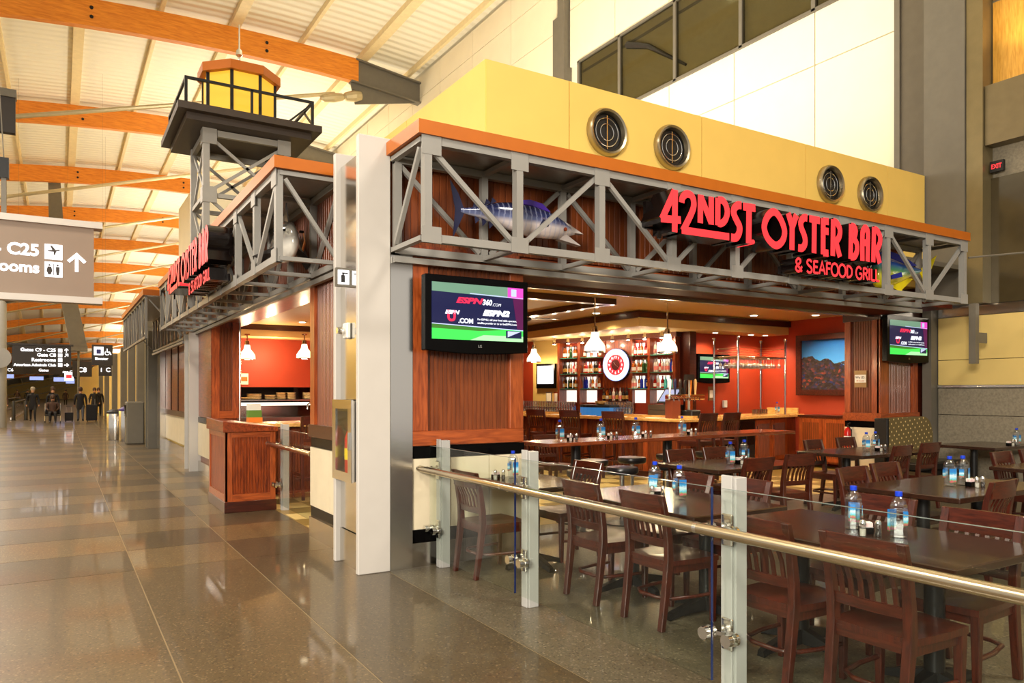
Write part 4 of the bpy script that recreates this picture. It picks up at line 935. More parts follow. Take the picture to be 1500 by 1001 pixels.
# ---------------------------------------------------------------- glass railings
def railing(name, label, pts_posts, y0, y1, xp, rail_from, rail_to, panels, xr=None):
    r = empty(name, (xp, (y0+y1)/2, 0)); tag(r, label, 'railing', 'glass railings with brass rails')
    for i, yp in enumerate(pts_posts):
        po = MB().box(xp-.03, xp+.05, yp-.035, yp+.035, 0, 1.12).box(xp-.045, xp-.0301, yp-.02, yp+.05, 0, 1.13).build('post', M_POST, r, bevel=.003)
        for z in (.34, .86):
            MB().box(xp-.062, xp-.045, yp-.035, yp+.035, z-.08, z+.08).build('clamp_plate', M_STAIN, po, bevel=.006)
            for dy in (-.075, .075):
                MB().lathe([(.032, -.05), (.032, -.022), (.018, -.02), (.018, .0), (.034, .002), (.034, .02)], 14, (xp-.10, yp+dy, z), 'x').build('glass_fitting', M_CHROME, po, smooth=35)
                MB().bar((xp-.06, yp, z), (xp-.09, yp+dy, z), .02, .02).build('fitting_arm', M_CHROME, po)
    for a, b_ in panels:
        MB().box(xp-.105, xp-.093, a, b_, .10, 1.07, 0).build('pane', [M_GLASS, M_GEDGE], r)
        MB().box(xp-.1055, xp-.0925, a-.004, a, .10, 1.07).build('glass_edge', M_GEDGE, r); MB().box(xp-.1045, xp-.0935, a, b_, 1.07, 1.072).build('glass_edge', mat('pale_glass_edge', C(112,124,118), .15) if 'pale_glass_edge' not in MATS else MATS['pale_glass_edge'], r)
    xr = xp-.20
    MB().tube([(xr, rail_from, .875), (xr, rail_to, .875)], .028, 14).build('hand_rail', M_RAIL, r, smooth=40)
    for yp in pts_posts:
        MB().tube([(xr, yp-.0, .875), (xr+.1, yp, .86)], .012, 8).build('rail_bracket', M_CHROME, r)
        MB().lathe([(.0295, -.012), (.0295, .012)], 14, (xr, yp+.06, .875), 'y').build('rail_joint', M_CHROME, r, smooth=40)
railing('glass_railing', 'glass railing with brass hand rail in front of the dining tables', [5.93, 4.51, 2.61, .75, -1.1], -2, 6, 2.90, 5.99, -2.5, [(4.56, 5.99), (2.67, 4.50), (.80, 2.60), (-1.05, .74)])
railing('glass_railing', 'short glass railing beside the wooden host stand', [9.86], 8.0, 10.1, 2.52, 8.0, 9.95, [(8.05, 9.80)])

# ---------------------------------------------------------------- host stand
hsd = empty('host_stand', (2.11, 10.56, 0)); tag(hsd, 'wooden host stand with sloped top beside the concourse opening', 'host stand')
x0, x1, y0, y1 = 1.80, 2.43, 9.97, 11.16
MB().box(x0+.02, x1-.02, y0+.02, y1-.02, .14, 1.05).build('body', M_CHERRY, hsd)
MB().box(x0-.01, x1+.01, y0-.01, y1+.01, 0, .14).build('plinth', M_DARKWOOD, hsd, bevel=.004)
bead((x0+.09, y0+.012, 0), (x1-.07, y0+.012, 0), .24, .96, .036).build('beadboard', M_CHERRY, hsd)
bead((x0+.012, y1-.08, 0), (x0+.012, y0+.08, 0), .24, .96, .036, out=(-1, 0)).build('beadboard', M_CHERRY, hsd)
for a, b_ in ((x0, x0+.09), (x1-.07, x1)): MB().box(a, b_, y0, y0+.03, .14, 1.04).build('stile', M_TRIMWOOD, hsd, bevel=.003)
for a, b_ in ((y0, y0+.08), (y1-.08, y1)): MB().box(x0, x0+.03, a, b_, .14, 1.04).build('stile', M_TRIMWOOD, hsd, bevel=.003)
for z in (.14, .96): MB().box(x0, x1, y0+.002, y0+.028, z, z+.09).box(x0+.002, x0+.028, y0, y1, z, z+.09).build('rail', M_TRIMWOOD_X, hsd)
MB().add([(x0-.03, y0-.03, 1.03), (x1+.03, y0-.03, 1.03), (x1+.03, y1+.03, 1.03), (x0-.03, y1+.03, 1.03), (x0-.03, y0-.03, 1.17), (x1+.03, y0-.03, 1.09), (x1+.03, y1+.03, 1.09), (x0-.03, y1+.03, 1.19)], [(3, 2, 1, 0), (4, 5, 6, 7), (0, 1, 5, 4), (1, 2, 6, 5), (2, 3, 7, 6), (3, 0, 4, 7)]).build('sloped_top', M_CHERRY_Y, hsd, bevel=.006)

# ---------------------------------------------------------------- chair prototype (front = +Y, origin on floor)
def chair_proto(name, seat_h=.45, top=.88, label='x', cat='chair', bar=False):
    t = empty(name, (0, 0, 0)); tag(t, label, cat)
    wf, wb = .20, .185; y_b = -.20
    def post(sx):
        pts = [(-.265, 0), (-.235, seat_h*.45), (-.205, seat_h), (-.21, seat_h+.12), (-.235, seat_h+.28), (-.275, top)]
        mb = MB(); rings = []
        for i, (y, z) in enumerate(pts):
            w_ = .022; d_ = (.018, .022, .027, .024, .021, .017)[i]; x = sx*(wb+.012*(z/top))
            rings.append([(x-w_, y-d_, z), (x+w_, y-d_, z), (x+w_, y+d_, z), (x-w_, y+d_, z)])
        return mb.loft(rings)
    for sx in (-1, 1):
        post(sx).build('rear_leg', M_CHAIR, t, bevel=.004)
        MB().loft([[(sx*wf-h, .185-h, z), (sx*wf+h, .185-h, z), (sx*wf+h, .185+h, z), (sx*wf-h, .185+h, z)] for z, h in ((0, .016), (seat_h*.5, .02), (seat_h-.03, .024))]).build('front_leg', M_CHAIR, t, bevel=.004)
    # saddle seat
    n = 10; mb = MB(); top_v = []; g = {}
    vs = []; fs = []
    for i in range(n+1):
        for j in range(n+1):
            u, v = i/n*2-1, j/n*2-1
            wid = .235-.025*(1-v)/2
            x = wid*u*(1-.04*v*v); y = .215*v+.02*(1-u*u)*(1 if v > 0 else -.3)*abs(v)
            dip = -.014*(math.cos(u*1.5)*math.cos(v*1.3))*(1+.3*math.cos(u*6))*.8
            if v > .4: dip += .006*math.exp(-(u*6)**2)
            vs.append((x, y, seat_h+dip))
    N1 = n+1; k0 = len(vs)
    vs += [(x, y, seat_h-.035) for x, y, z in vs]
    for i in range(n):
        for j in range(n):
            a = i*N1+j; fs.append((a, a+N1, a+N1+1, a+1)); b_ = a+k0; fs.append((b_, b_+1, b_+N1+1, b_+N1))
    bd = [(i, 0) for i in range(n+1)]+[(n, j) for j in range(1, n+1)]+[(i, n) for i in range(n-1, -1, -1)]+[(0, j) for j in range(n-1, 0, -1)]
    idx = [i*N1+j for i, j in bd]
    for a, b_ in zip(idx, idx[1:]+idx[:1]): fs.append((a, b_, b_+k0, a+k0))
    MB().add(vs, fs).build('seat', M_CHAIR, t, smooth=50)
    MB().box(-wf, wf, .165, .19, seat_h-.085, seat_h-.035).build('front_apron', M_CHAIR_X, t)
    for sx in (-1, 1): MB().bar((sx*(wf-.005), .18, seat_h-.06), (sx*(wb-.002), -.2, seat_h-.06), .022, .05).build('side_apron', M_CHAIR, t)
    # curved rails
    def crail(z0, z1, yc, bow, th, x_, wob=0.0):
        m = 8; rings = []
        for i in range(m+1):
            u = -1+2*i/m; x = x_*u; y = yc-bow*(1-u*u)
            rings.append([(x, y-th/2, z0+wob*(1-u*u)), (x, y+th/2, z0+wob*(1-u*u)), (x, y+th/2-.005, z1), (x, y-th/2-.005, z1)])
        return MB().loft(rings)
    crail(top-.13, top, -.262, .02, .024, .197).build('crest_rail', M_CHAIR_X, t, smooth=35)
    crail(seat_h+.085, seat_h+.135, -.206, .018, .022, .185).build('lower_back_rail', M_CHAIR_X, t, smooth=35)
    crail(seat_h-.075, seat_h-.02, -.203, .0, .022, .18).build('rear_apron', M_CHAIR_X, t)
    for k in range(6):
        u = -.78+1.56*k/5; x = .172*u
        ya, yb_ = -.206-.018*(1-u*u), -.262-.02*(1-u*u)
        zt, z_ = top-.125, seat_h+.13
        MB().loft([[(x-.011, y-.006, z), (x+.011, y-.006, z), (x+.011, y+.006, z), (x-.011, y+.006, z)] for y, z in ((ya, z_), ((ya+yb_)/2+.012, (zt+z_)/2), (yb_, zt))]).build('back_slat', M_CHAIR, t)
    zs = seat_h*.42
    MB().tube([(-wf, .18, zs), (-wf+.01, .0, zs), (-wb+.03, -.16, zs), (-.08, -.205, zs), (.08, -.205, zs), (wb-.03, -.16, zs), (wf-.01, 0, zs), (wf, .18, zs)], .013, 8).build('bent_stretcher', M_CHAIR_X, t, smooth=50)
    if bar:
        for z in (.24,):
            MB().bar((-wf, .185, z), (wf, .185, z), .03, .04).build('foot_rail', M_CHAIR_X, t)
            for sx in (-1, 1): MB().bar((sx*wf, .18, z+.12), (sx*wb, -.25, z+.12), .022, .03).build('side_stretcher', M_CHAIR, t)
    for x, y in ((-wb, -.265), (wb, -.265), (-wf, .185), (wf, .185)):
        MB().lathe([(.012, -.0), (.013, .006)], 8, (x, y, 0)).build('glide', M_WHITE, t)
    return t
PX, NX, PY, NY = -PI/2, PI/2, 0.0, PI      # facing +X, -X, +Y, -Y
ch0 = chair_proto('dining_chair'); used = [False]
def chair(xb, yb, face, label, group='slat-back dining chairs', jit=0.0):
    """xb,yb: centre of the crest rail on plan"""
    f = {PX: (1, 0), NX: (-1, 0), PY: (0, 1), NY: (0, -1)}[face]
    loc = (xb+f[0]*.27, yb+f[1]*.27, 0)
    if not used[0]:
        used[0] = True; place(ch0, loc, face+jit); tag(ch0, label, 'chair', group); return ch0
    return dup(ch0, loc, face+jit, label, group)
W_ = 'mahogany slat-back chair '
chair(2.92, 5.56, PX, W_+'behind the first glass pane beside the tiled wall')
chair(4.34, 5.72, NX, W_+'across the small wall table from the tiled wall chair')
chair(3.31, 4.46, PX, W_+'just right of the second railing post, farther of the pair')
chair(3.31, 3.78, PX, W_+'centred in the second glass pane, nearer of the pair')
chair(4.47, 4.46, NX, W_+'across the middle table, behind its two water bottles')
chair(4.53, 3.94, NX, W_+'across the middle table, just behind the third railing post')
chair(3.16, 2.70, PX, W_+'immediately right of the third railing post')
chair(3.16, 2.09, PX, W_+'nearest to the camera behind the brass rail')
chair(4.52, 2.84, NX, W_+'behind the bottles of the nearest table')
chair(4.42, 2.19, NX, W_+'across the nearest table at the right picture edge')
chair(6.03, 4.08, NY, W_+'on the far side of the right middle table, left one')
chair(6.66, 4.17, NY, W_+'on the far side of the right middle table, right one')
chair(6.07, 2.86, PY, W_+'at the near side of the right middle table', jit=.06)
chair(6.16, 6.36, NY, W_+'at the far left of the table in front of the bar-height table')
chair(6.78, 6.40, NY, W_+'behind the bottles of the table in front of the bar')
chair(6.06, 5.13, PY, W_+'near side of the table in front of the bar, left one')
chair(6.86, 5.23, PY, W_+'near side of the table in front of the bar, right one', jit=-.1)
chair(9.0, 6.68, NY, W_+'far side of the pillar table, left one beside the cabinets', jit=.08)
chair(9.87, 6.79, NY, W_+'far side of the pillar table, right one by the extinguisher')
chair(8.97, 5.38, PY, W_+'near side of the pillar table, left one', jit=.05)
chair(9.80, 5.49, PY, W_+'near side of the pillar table in front of the booth')
chair(9.0, 4.26, NY, W_+'far side of the rightmost table, left one')
chair(9.72, 4.3, NY, W_+'far side of the rightmost table, cut by the picture edge')
chair(6.45, 9.62, NY, W_+'beyond the bar-height table, right of the pair')
chair(5.85, 9.55, NY, W_+'beyond the bar-height table beside the pier')

# ---------------------------------------------------------------- tables
def table(x0, x1, y0, y1, label, h=.755, name='dining_table', mt=None, group='dark dining tables'):
    cx, cy = (x0+x1)/2, (y0+y1)/2
    t = empty(name, (cx, cy, 0)); tag(t, label, 'table', group)
    MB().box(x0, x1, y0, y1, h-.042, h).build('tabletop', mt or M_TABLE, t, bevel=.006)
    lx = (x1-x0) > (y1-y0); L = max(x1-x0, y1-y0)
    for s in ((-1, 1) if L > 1.0 else (0,)):
        px, py = (cx+s*L*.27, cy) if lx else (cx, cy+s*L*.27)
        MB().lathe([(.05, .05), (.05, h-.05)], 16, (px, py, 0)).build('pedestal', M_IRON, t, smooth=40)
        MB().box(px-.14, px+.14, py-.14, py+.14, h-.056, h-.043).build('top_plate', M_IRON, t)
        for a in range(4):
            an = PI/4*0+a*PI/2; dx, dy = math.cos(an), math.sin(an)
            R = .28 if (abs(dx) > .5) == lx or L < 1 else .36
            MB().loft([[(px+dx*r-dy*w_, py+dy*r+dx*w_, z0), (px+dx*r+dy*w_, py+dy*r-dx*w_, z0), (px+dx*r+dy*w_*.7, py+dy*r-dx*w_*.7, z1), (px+dx*r-dy*w_*.7, py+dy*r+dx*w_*.7, z1)] for r, w_, z0, z1 in ((.02, .045, .03, .12), (R*.5, .035, .03, .085), (R-.03, .03, .012, .05), (R, .026, .0, .035))]).build('foot', M_IRON, t)
    return t
table(3.22, 3.98, 5.10, 5.98, 'small dark table against the tiled wall behind the first glass pane')
table(3.43, 4.33, 3.42, 4.86, 'dark four-seat table behind the second glass pane')
table(3.41, 4.31, 1.80, 3.30, 'nearest dark four-seat table behind the brass rail')
table(5.70, 7.25, 2.98, 3.93, 'dark four-seat table in the middle right of the seating area')
table(5.68, 7.15, 5.32, 6.25, 'dark four-seat table in front of the bar-height table')
table(8.45, 10.15, 5.58, 6.54, 'dark table in front of the right pillar and its tiled base')
table(8.45, 10.0, 3.12, 4.12, 'dark table at the right picture edge')
table(11.25, 12.6, 5.40, 6.28, 'dark table below the grey stone wall at far right')
# bar-height communal table, slightly turned
ht = empty('bar_height_table', (6.95, 7.32, 0)); tag(ht, 'long bar-height communal table in the opening with four water bottles', 'table')
def loc_h(u, v): a = math.radians(5); return (6.95+u*math.cos(a)-v*math.sin(a), 7.32+u*math.sin(a)+v*math.cos(a))
def hb(u0, u1, v0, v1, z0, z1, nm, m, **k):
    q = [loc_h(u0, v0), loc_h(u1, v0), loc_h(u1, v1), loc_h(u0, v1)]
    MB().prism([(x, y, z0) for x, y in q], (0, 0, z1-z0)).build(nm, m, ht, **k)
hb(-2.35, 2.35, -.3, .3, .93, .972, 'tabletop', wood('red_walnut_top', C(110,44,18), C(150,72,34), 'x', .2, .5), bevel=.006)
for u in (-1.7, -.1, 1.5):
    x, y = loc_h(u, 0)
    MB().lathe([(.06, .02), (.06, .93)], 16, (x, y, 0)).build('pedestal', M_IRON, ht, smooth=40); MB().lathe([(.24, 0), (.24, .015), (.07, .04)], 18, (x, y, 0)).build('base_disc', M_IRON, ht, smooth=30)
# round stools
s0 = empty('round_stool', (0, 0, 0)); tag(s0, 'x', 'stool')
MB().lathe([(.17, .585), (.19, .60), (.195, .64), (.185, .665), (.10, .675)], 20).build('seat', M_VINYL, s0, smooth=50)
MB().lathe([(.03, .03), (.03, .59)], 10).build('stem', M_CHROME, s0, smooth=40); MB().lathe([(.2, 0), (.2, .012), (.05, .035)], 18).build('base', M_IRON, s0, smooth=30)
MB().tube([(.13*math.cos(a), .13*math.sin(a), .25) for a in [2*PI*i/14 for i in range(14)]], .009, 6, True).build('foot_ring', M_CHROME, s0)
sp = [(-1.95, -.42), (-1.35, -.42), (-.55, -.40), (.0, -.40), (.75, -.42), (1.25, .42), (-.3, .45), (-1.0, .45), (.45, .45)]
lab = ['leftmost', 'second', 'third', 'fourth', 'fifth']
for i, (u, v) in enumerate(sp):
    x, y = loc_h(u, v); L_ = (lab[i]+' black round stool on the near side of the bar-height table') if i < 5 else ['rightmost black round stool on the far side of the bar-height table', 'middle black round stool beyond the bar-height table', 'leftmost black round stool beyond the bar-height table', 'black round stool beyond the bar-height table, right of middle'][i-5]
    if i == 0: place(s0, (x, y, 0)); tag(s0, L_, 'stool', 'black round stools')
    else: dup(s0, (x, y, 0), 0, L_, 'black round stools')

# ---------------------------------------------------------------- water bottles and condiments
b0 = empty('water_bottle', (0, 0, 0)); tag(b0, 'x', 'bottle')
def sq(r, z, k=.32): return [(r*p[0], r*p[1], z) for p in [(-1, -k), (-k, -1), (k, -1), (1, -k), (1, k), (k, 1), (-k, 1), (-1, k)]]
MB().loft([sq(r, z) for r, z in ((.036, 0), (.044, .006), (.046, .02), (.0425, .05), (.045, .06), (.046, .155), (.044, .165), (.046, .172), (.037, .20), (.018, .222), (.014, .226), (.014, .232))]).build('body', M_WATER, b0, smooth=35)
MB().lathe([(.0185, .227), (.019, .231), (.019, .25), (.017, .252)], 12).build('cap', M_BLUECAP, b0, smooth=40)
MB().box(-.030, .030, -.0478, -.046, .03, .150).build('label', M_LABEL, b0); MB().box(-.0478, -.046, -.018, .018, .07, .14).build('label', M_LABEL, b0); MB().box(-.014, .014, .046, .0478, .07, .15).build('label', M_LABEL, b0)
bn = [0]
def bottle(x, y, z, label, rz=0.0):
    if bn[0] == 0: place(b0, (x, y, z), rz); tag(b0, label, 'bottle', 'blue-capped water bottles')
    else: dup(b0, (x, y, z), rz, label, 'blue-capped water bottles')
    bn[0] += 1
def shaker_proto(name, fill):
    s = empty(name, (0, 0, 0)); tag(s, 'x', 'shaker')
    MB().lathe([(.017, 0), (.02, .004), (.019, .03), (.016, .06), (.0175, .068)], 10).build('glass', M_CLEAR, s, smooth=40)
    MB().lathe([(.014, .003), (.015, .04)], 10).build('contents', fill, s); MB().lathe([(.018, .066), (.018, .078), (.012, .09), (.004, .092)], 10).build('cap', M_CHROME, s, smooth=40)
    return s
sh_s, sh_p = shaker_proto('salt_shaker', M_SALT), shaker_proto('pepper_shaker', M_PEPPER)
cd = empty('sugar_caddy', (0, 0, 0)); tag(cd, 'x', 'caddy')
MB().box(-.035, .035, -.026, .026, 0, .04).build('holder', M_BLACK, cd, bevel=.004)
for i in range(4): MB().box(-.03, .03, -.02+.011*i, -.014+.011*i, .01, .062+.004*(i % 2)).build('sugar_packet', M_WHITE if i % 2 else mat('pink_packet%d' % i, C(236,206,206), .6), cd)
first = {}
def put(proto, loc, rz, label, group):
    if proto.name not in first: first[proto.name] = 1; place(proto, loc, rz); tag(proto, label, None, group)
    else: dup(proto, loc, rz, label, group)
def condiments(x, y, z, where, rz=0.0):
    c_, s_ = math.cos(rz), math.sin(rz)
    for p, (a, b_), nm in ((sh_s, (-.05, -.05), 'glass salt shaker with chrome cap on '), (sh_p, (.03, -.055), 'glass pepper shaker with chrome cap on '), (cd, (.0, .03), 'black sugar caddy with white packets on ')):
        put(p, (x+a*c_-b_*s_, y+a*s_+b_*c_, z), rz, nm+where, nm.split(' on')[0]+'s')
tops = [((3.955, 4.36), (3.905, 4.04), (3.86, 4.23), 'the middle pane table', -.5), ((3.915, 2.64), (3.90, 2.36), (3.84, 2.50), 'the nearest table', 2.6), ((6.40, 3.43), (6.55, 3.40), (6.53, 3.30), 'the right middle table', 0),
        ((6.22, 5.66), (6.60, 5.80), (6.42, 5.70), 'the table in front of the bar', .2), ((9.22, 6.03), (9.50, 6.08), (9.40, 5.95), 'the pillar table', 0)]
for a, b_, c_, w_, r in tops:
    bottle(a[0], a[1], .755, 'left blue-capped water bottle on '+w_, r-.5); bottle(b_[0], b_[1], .755, 'right blue-capped water bottle on '+w_, r+.3); condiments(c_[0], c_[1], .755, w_, r if abs(r) < 2 else -.6)
bottle(3.56, 5.83, .755, 'single blue-capped water bottle on the small wall table'); condiments(3.40, 5.84, .755, 'the small wall table', 0)
bottle(12.18, 5.55, .755, 'single water bottle on the table under the stone wall'); condiments(11.95, 5.52, .755, 'the stone wall table', 0)
for i, u in enumerate((-2.0, -1.35, -.75, .12)):
    x, y = loc_h(u, -.06); q = ('leftmost', 'second', 'third', 'rightmost')[i]
    bottle(x, y, .972, q+' water bottle on the bar-height table'); condiments(x+.17, y, .972, 'the bar-height table by its '+q+' bottle', 0)
# ---------------------------------------------------------------- dining room shell
ZC = 3.10
struct(MB().box(2.4, 14.2, 7.3, 21, ZC, ZC+.1), 'ceiling_dining', M_CEIL)
struct(MB().box(13.70, 13.85, 7.2, 12.0, 0, ZC), 'wall_side', M_RED)
struct(MB().box(11.10, 13.85, 11.5, 11.65, 0, ZC), 'wall_back', M_RED)
struct(MB().box(12.4, 13.8, 7.2, 7.35, 0, 3.4), 'wall_front_return', M_DARKWOOD)
struct(MB().box(2.4, 14.2, 20.9, 21.0, 0, ZC), 'wall_end', M_YELLOWW)
struct(MB().box(5.6, 5.75, 12.4, 20.9, 0, ZC), 'wall_partition', M_RED)
# soffit over the bar: front faces with dark crown
so = struct(MB().box(11.2, 13.7, 10.8, 11.5, 2.80, ZC).box(9.4, 11.2, 10.8, 20.9, 2.80, ZC), 'ceiling_soffit', M_SOFFIT)
MB().box(9.40, 13.7, 10.74, 10.799, 2.96, 3.08).box(9.34, 9.399, 10.74, 20.9, 2.96, 3.08).build('crown_moulding', M_DARKWOOD, so)
tr = struct(MB().box(7.8, 7.95, 9.7, 20, 3.0, 3.1).box(3.2, 7.8, 9.7, 9.85, 3.0, 3.1), 'trim_4', M_DARKWOOD)
# recessed downlights; the last two are added to brighten the red wall and painting
dl = [(5.0, 8.4), (6.6, 8.5), (8.4, 8.6), (10.4, 8.7), (12.2, 8.9), (6.3, 11.2), (9.0, 11.6), (3.4, 9.2), (3.6, 12.8), (4.6, 16.5), (7.2, 14.0), (13.0, 9.6), (12.0, 10.3)]
for i, (x, y) in enumerate(dl):
    t = empty('recessed_downlight', (x, y, ZC-.02)); tag(t, 'small round recessed downlight in the tan dining room ceiling', 'downlight', 'recessed ceiling downlights')
    MB().lathe([(.10, -.012), (.10, 0), (.07, 0)], 16, (x, y, ZC)).build('trim_ring', M_WHITE, t); MB().lathe([(.065, -.016), (.065, -.011)], 14, (x, y, ZC)).build('lens', M_LAMP, t)
    spot('downlight_or_fill', (x, y, ZC-.04), 150, 2.3, (1, .76, .46), .06)
for i, (x, y) in enumerate(((11.8, 11.15), (12.9, 11.15), (13.3, 11.1))):
    t = empty('recessed_downlight', (x, y, 2.78)); tag(t, ('left', 'middle', 'right')[i]+' recessed downlight in the soffit before the red wall', 'downlight', 'soffit downlights')
    MB().lathe([(.08, -.012), (.08, 0), (.06, 0)], 14, (x, y, 2.8)).build('trim_ring', M_WHITE, t); MB().lathe([(.05, -.016), (.05, -.011)], 12, (x, y, 2.8)).build('lens', M_LAMP, t)
    spot('downlight_or_fill', (x, y, 2.76), 70, 2.4, (1, .76, .46), .05)
# ceiling fan seen by one blade
fn = empty('ceiling_fan', (7.2, 11.35, 2.9)); tag(fn, 'dark ceiling fan whose blade shows beside the television', 'fan')
MB().lathe([(.03, 2.95), (.03, 3.1)], 10, (7.2, 11.35, 0)).build('down_rod', M_DARKBR, fn); MB().lathe([(.05, 2.82), (.11, 2.85), (.11, 2.93), (.05, 2.96)], 14, (7.2, 11.35, 0)).build('motor', M_DARKBR, fn, smooth=40)
for k in range(4):
    a = -.25+k*PI/2; c_, s_ = math.cos(a), math.sin(a)
    MB().prism([(7.2+c_*r-s_*w_, 11.35+s_*r+c_*w_, 2.87) for r, w_ in ((.1, -.04), (.55, -.08), (.66, -.03), (.66, .03), (.55, .08), (.1, .04))], (0, 0, .012)).build('blade', M_DARKWOOD, fn)

# pendants
def pendant(x, y, zbot, ztop, label, power=40, s=1.0):
    p = empty('pendant_lamp', (x, y, zbot)); tag(p, label, 'pendant lamp', 'frosted glass pendant lamps')
    MB().lathe([(.165*s, zbot), (.17*s, zbot+.01), (.165*s, zbot+.09*s), (.13*s, zbot+.15*s), (.075*s, zbot+.22*s), (.06*s, zbot+.30*s), (.05*s, zbot+.33*s)], 20, (x, y, 0)).build('shade', M_SHADE, p, smooth=50)
    MB().lathe([(.172*s, zbot-.012), (.172*s, zbot+.012)], 20, (x, y, 0)).build('rim', M_CHROME, p)
    MB().lathe([(.055*s, zbot+.32*s), (.05*s, zbot+.40*s), (.02, zbot+.42*s)], 12, (x, y, 0)).build('cap', M_CHROME, p, smooth=40)
    MB().tube([(x, y, zbot+.4*s), (x, y, ztop)], .012, 8).build('rod', M_CHROME, p)
    MB().lathe([(.06, ztop-.02), (.06, ztop)], 12, (x, y, 0)).build('canopy', M_CHROME, p)
    point('pendant_bulb', (x, y, zbot-.06), power, (1, .74, .42), .08)
pendant(7.45, 9.64, 2.20, ZC, 'white frosted pendant lamp on a long rod, left of the neon clock')
pendant(9.0, 9.6, 2.23, ZC, 'white frosted pendant lamp on a long rod above the cash register')
pendant(9.75, 15.0, 2.26, 2.8, 'small frosted pendant lamp over the far end of the bar')
pendant(3.53, 17.0, 2.26, 2.82, 'left frosted pendant lamp in the kitchen-side opening')
pendant(4.62, 16.4, 2.28, 2.82, 'right frosted pendant lamp in the kitchen-side opening')

# ---------------------------------------------------------------- bar counter
A = Vector((8.5, 13.6, 0)); B_ = Vector((9.15, 9.45, 0)); du = (B_-A).normalized(); dv = Vector((-du.y, du.x, 0)); 
if dv.x < 0: dv = -dv
def bp(u, v, z): return tuple(A+du*u+dv*v+Vector((0, 0, z)))
LB = (B_-A).length
def slab(u0, u1, v0, v1, z0, z1): return MB().prism([bp(u0, v0, z0), bp(u1, v0, z0), bp(u1, v1, z0), bp(u0, v1, z0)], (0, 0, z1-z0))
br = empty('bar_counter', tuple(A+du*LB/2)); tag(br, 'long wooden bar counter with maple top facing the dining room', 'bar counter')
slab(-2.0, LB, .15, .30, 0, 1.02).build('front_panel', M_CHERRY, br); slab(-2.0, LB+.1, -.02, .62, 1.02, 1.075).build('bar_top', M_BARTOP, br, bevel=.008)
bb = bead(bp(-2.0, .14, 0), bp(LB, .14, 0), .12, .98, .05, out=(-dv.x, -dv.y)); bb.build('beadboard', M_BEAD, br)
for k in range(9): slab(-2+k*(LB+2)/8.2, -2+k*(LB+2)/8.2+.09, .11, .16, .1, 1.02).build('stile', M_TRIMWOOD, br)
slab(-2, LB, .10, .17, 0, .1).build('plinth', M_DARKWOOD, br)
slab(-2.0, LB, .35, .5, 1.075, 1.12).build('drip_rail', M_BARTOP, br)
# right-hand counter with cooler and cabinets, front edge (9.4,9.5)->(13.6,10.5)
A2 = Vector((9.85, 9.62, 0)); B2 = Vector((13.66, 10.5, 0)); d2 = (B2-A2).normalized(); v2 = Vector((-d2.y, d2.x, 0)); L2 = (B2-A2).length
def s2(u0, u1, v0, v1, z0, z1): return MB().prism([tuple(A2+d2*u+v2*v+Vector((0, 0, z0))) for u, v in ((u0, v0), (u1, v0), (u1, v1), (u0, v1))], (0, 0, z1-z0))
rc_ = empty('service_counter', tuple(A2+d2*L2/2)); tag(rc_, 'maple-topped service counter with wooden doors below the red wall', 'counter')
s2(0, L2-.05, -.14, .8, 1.02, 1.075).build('counter_top', M_BARTOP, rc_, bevel=.006); s2(0, L2, .08, .6, .1, 1.02).build('body', M_CHERRY, rc_); s2(L2-.08, L2-.03, 0, .7, 1.075, 1.2).build('end_splash', M_BARTOP, rc_)
for u0, u1 in ((.1, .75), (2.1, 2.75), (2.8, 3.45)):
    dd = s2(u0, u1, .055, .08, .14, .98).build('door', M_TRIMWOOD, rc_)
    a, b_ = A2+d2*(u0+.08)+v2*.05, A2+d2*(u1-.08)+v2*.05
    bead(tuple(a), tuple(b_), .22, .9, .05, out=(-v2.x, -v2.y)).build('beadboard', M_BEAD, dd)
    s2(u0+.02, u0+.04, .03, .055, .72, .86).build('handle', M_CHROME, dd)
s2(.85, 2.05, .05, .09, .14, 1.0).build('cooler_frame', M_BLACKM, rc_); s2(.9, 1.43, .04, .05, .5, .96).build('cooler_glass', M_BLACK, rc_); s2(1.47, 2.0, .04, .05, .5, .96).build('cooler_glass', M_BLACK, rc_)
s2(1.39, 1.42, .02, .04, .6, .75).build('handle', M_CHROME, rc_); s2(1.48, 1.51, .02, .04, .6, .75).build('handle', M_CHROME, rc_)
# low cabinet below the painting
lc = empty('low_cabinet', (13.45, 8.9, 0)); tag(lc, 'low beadboard cabinet along the wall below the reef painting', 'cabinet')
MB().box(13.2, 13.68, 7.9, 10.15, .1, 1.03).build('body', M_CHERRY, lc); MB().box(13.16, 13.68, 7.9, 9.0, 1.03, 1.075).build('top', M_BARTOP, lc); MB().box(13.16, 13.68, 9.001, 10.15, 1.03, 1.07).build('top', M_DARKWOOD, lc)
for k in range(4):
    a = 10.13-k*.56; dd = MB().box(13.175, 13.2, a-.54, a, .14, 1.0).build('door', M_TRIMWOOD, lc); bead((13.17, a-.08, 0), (13.17, a-.48, 0), .22, .92, .05, out=(-1, 0)).build('beadboard', M_BEAD, dd)
exr = extinguisher(11.26, 7.7, .62, .42, 'red fire extinguisher hung beside the right pillar')
MB().box(11.30, 11.36, 7.68, 7.72, .78, .92).build('wall_bracket', M_IRON, exr)

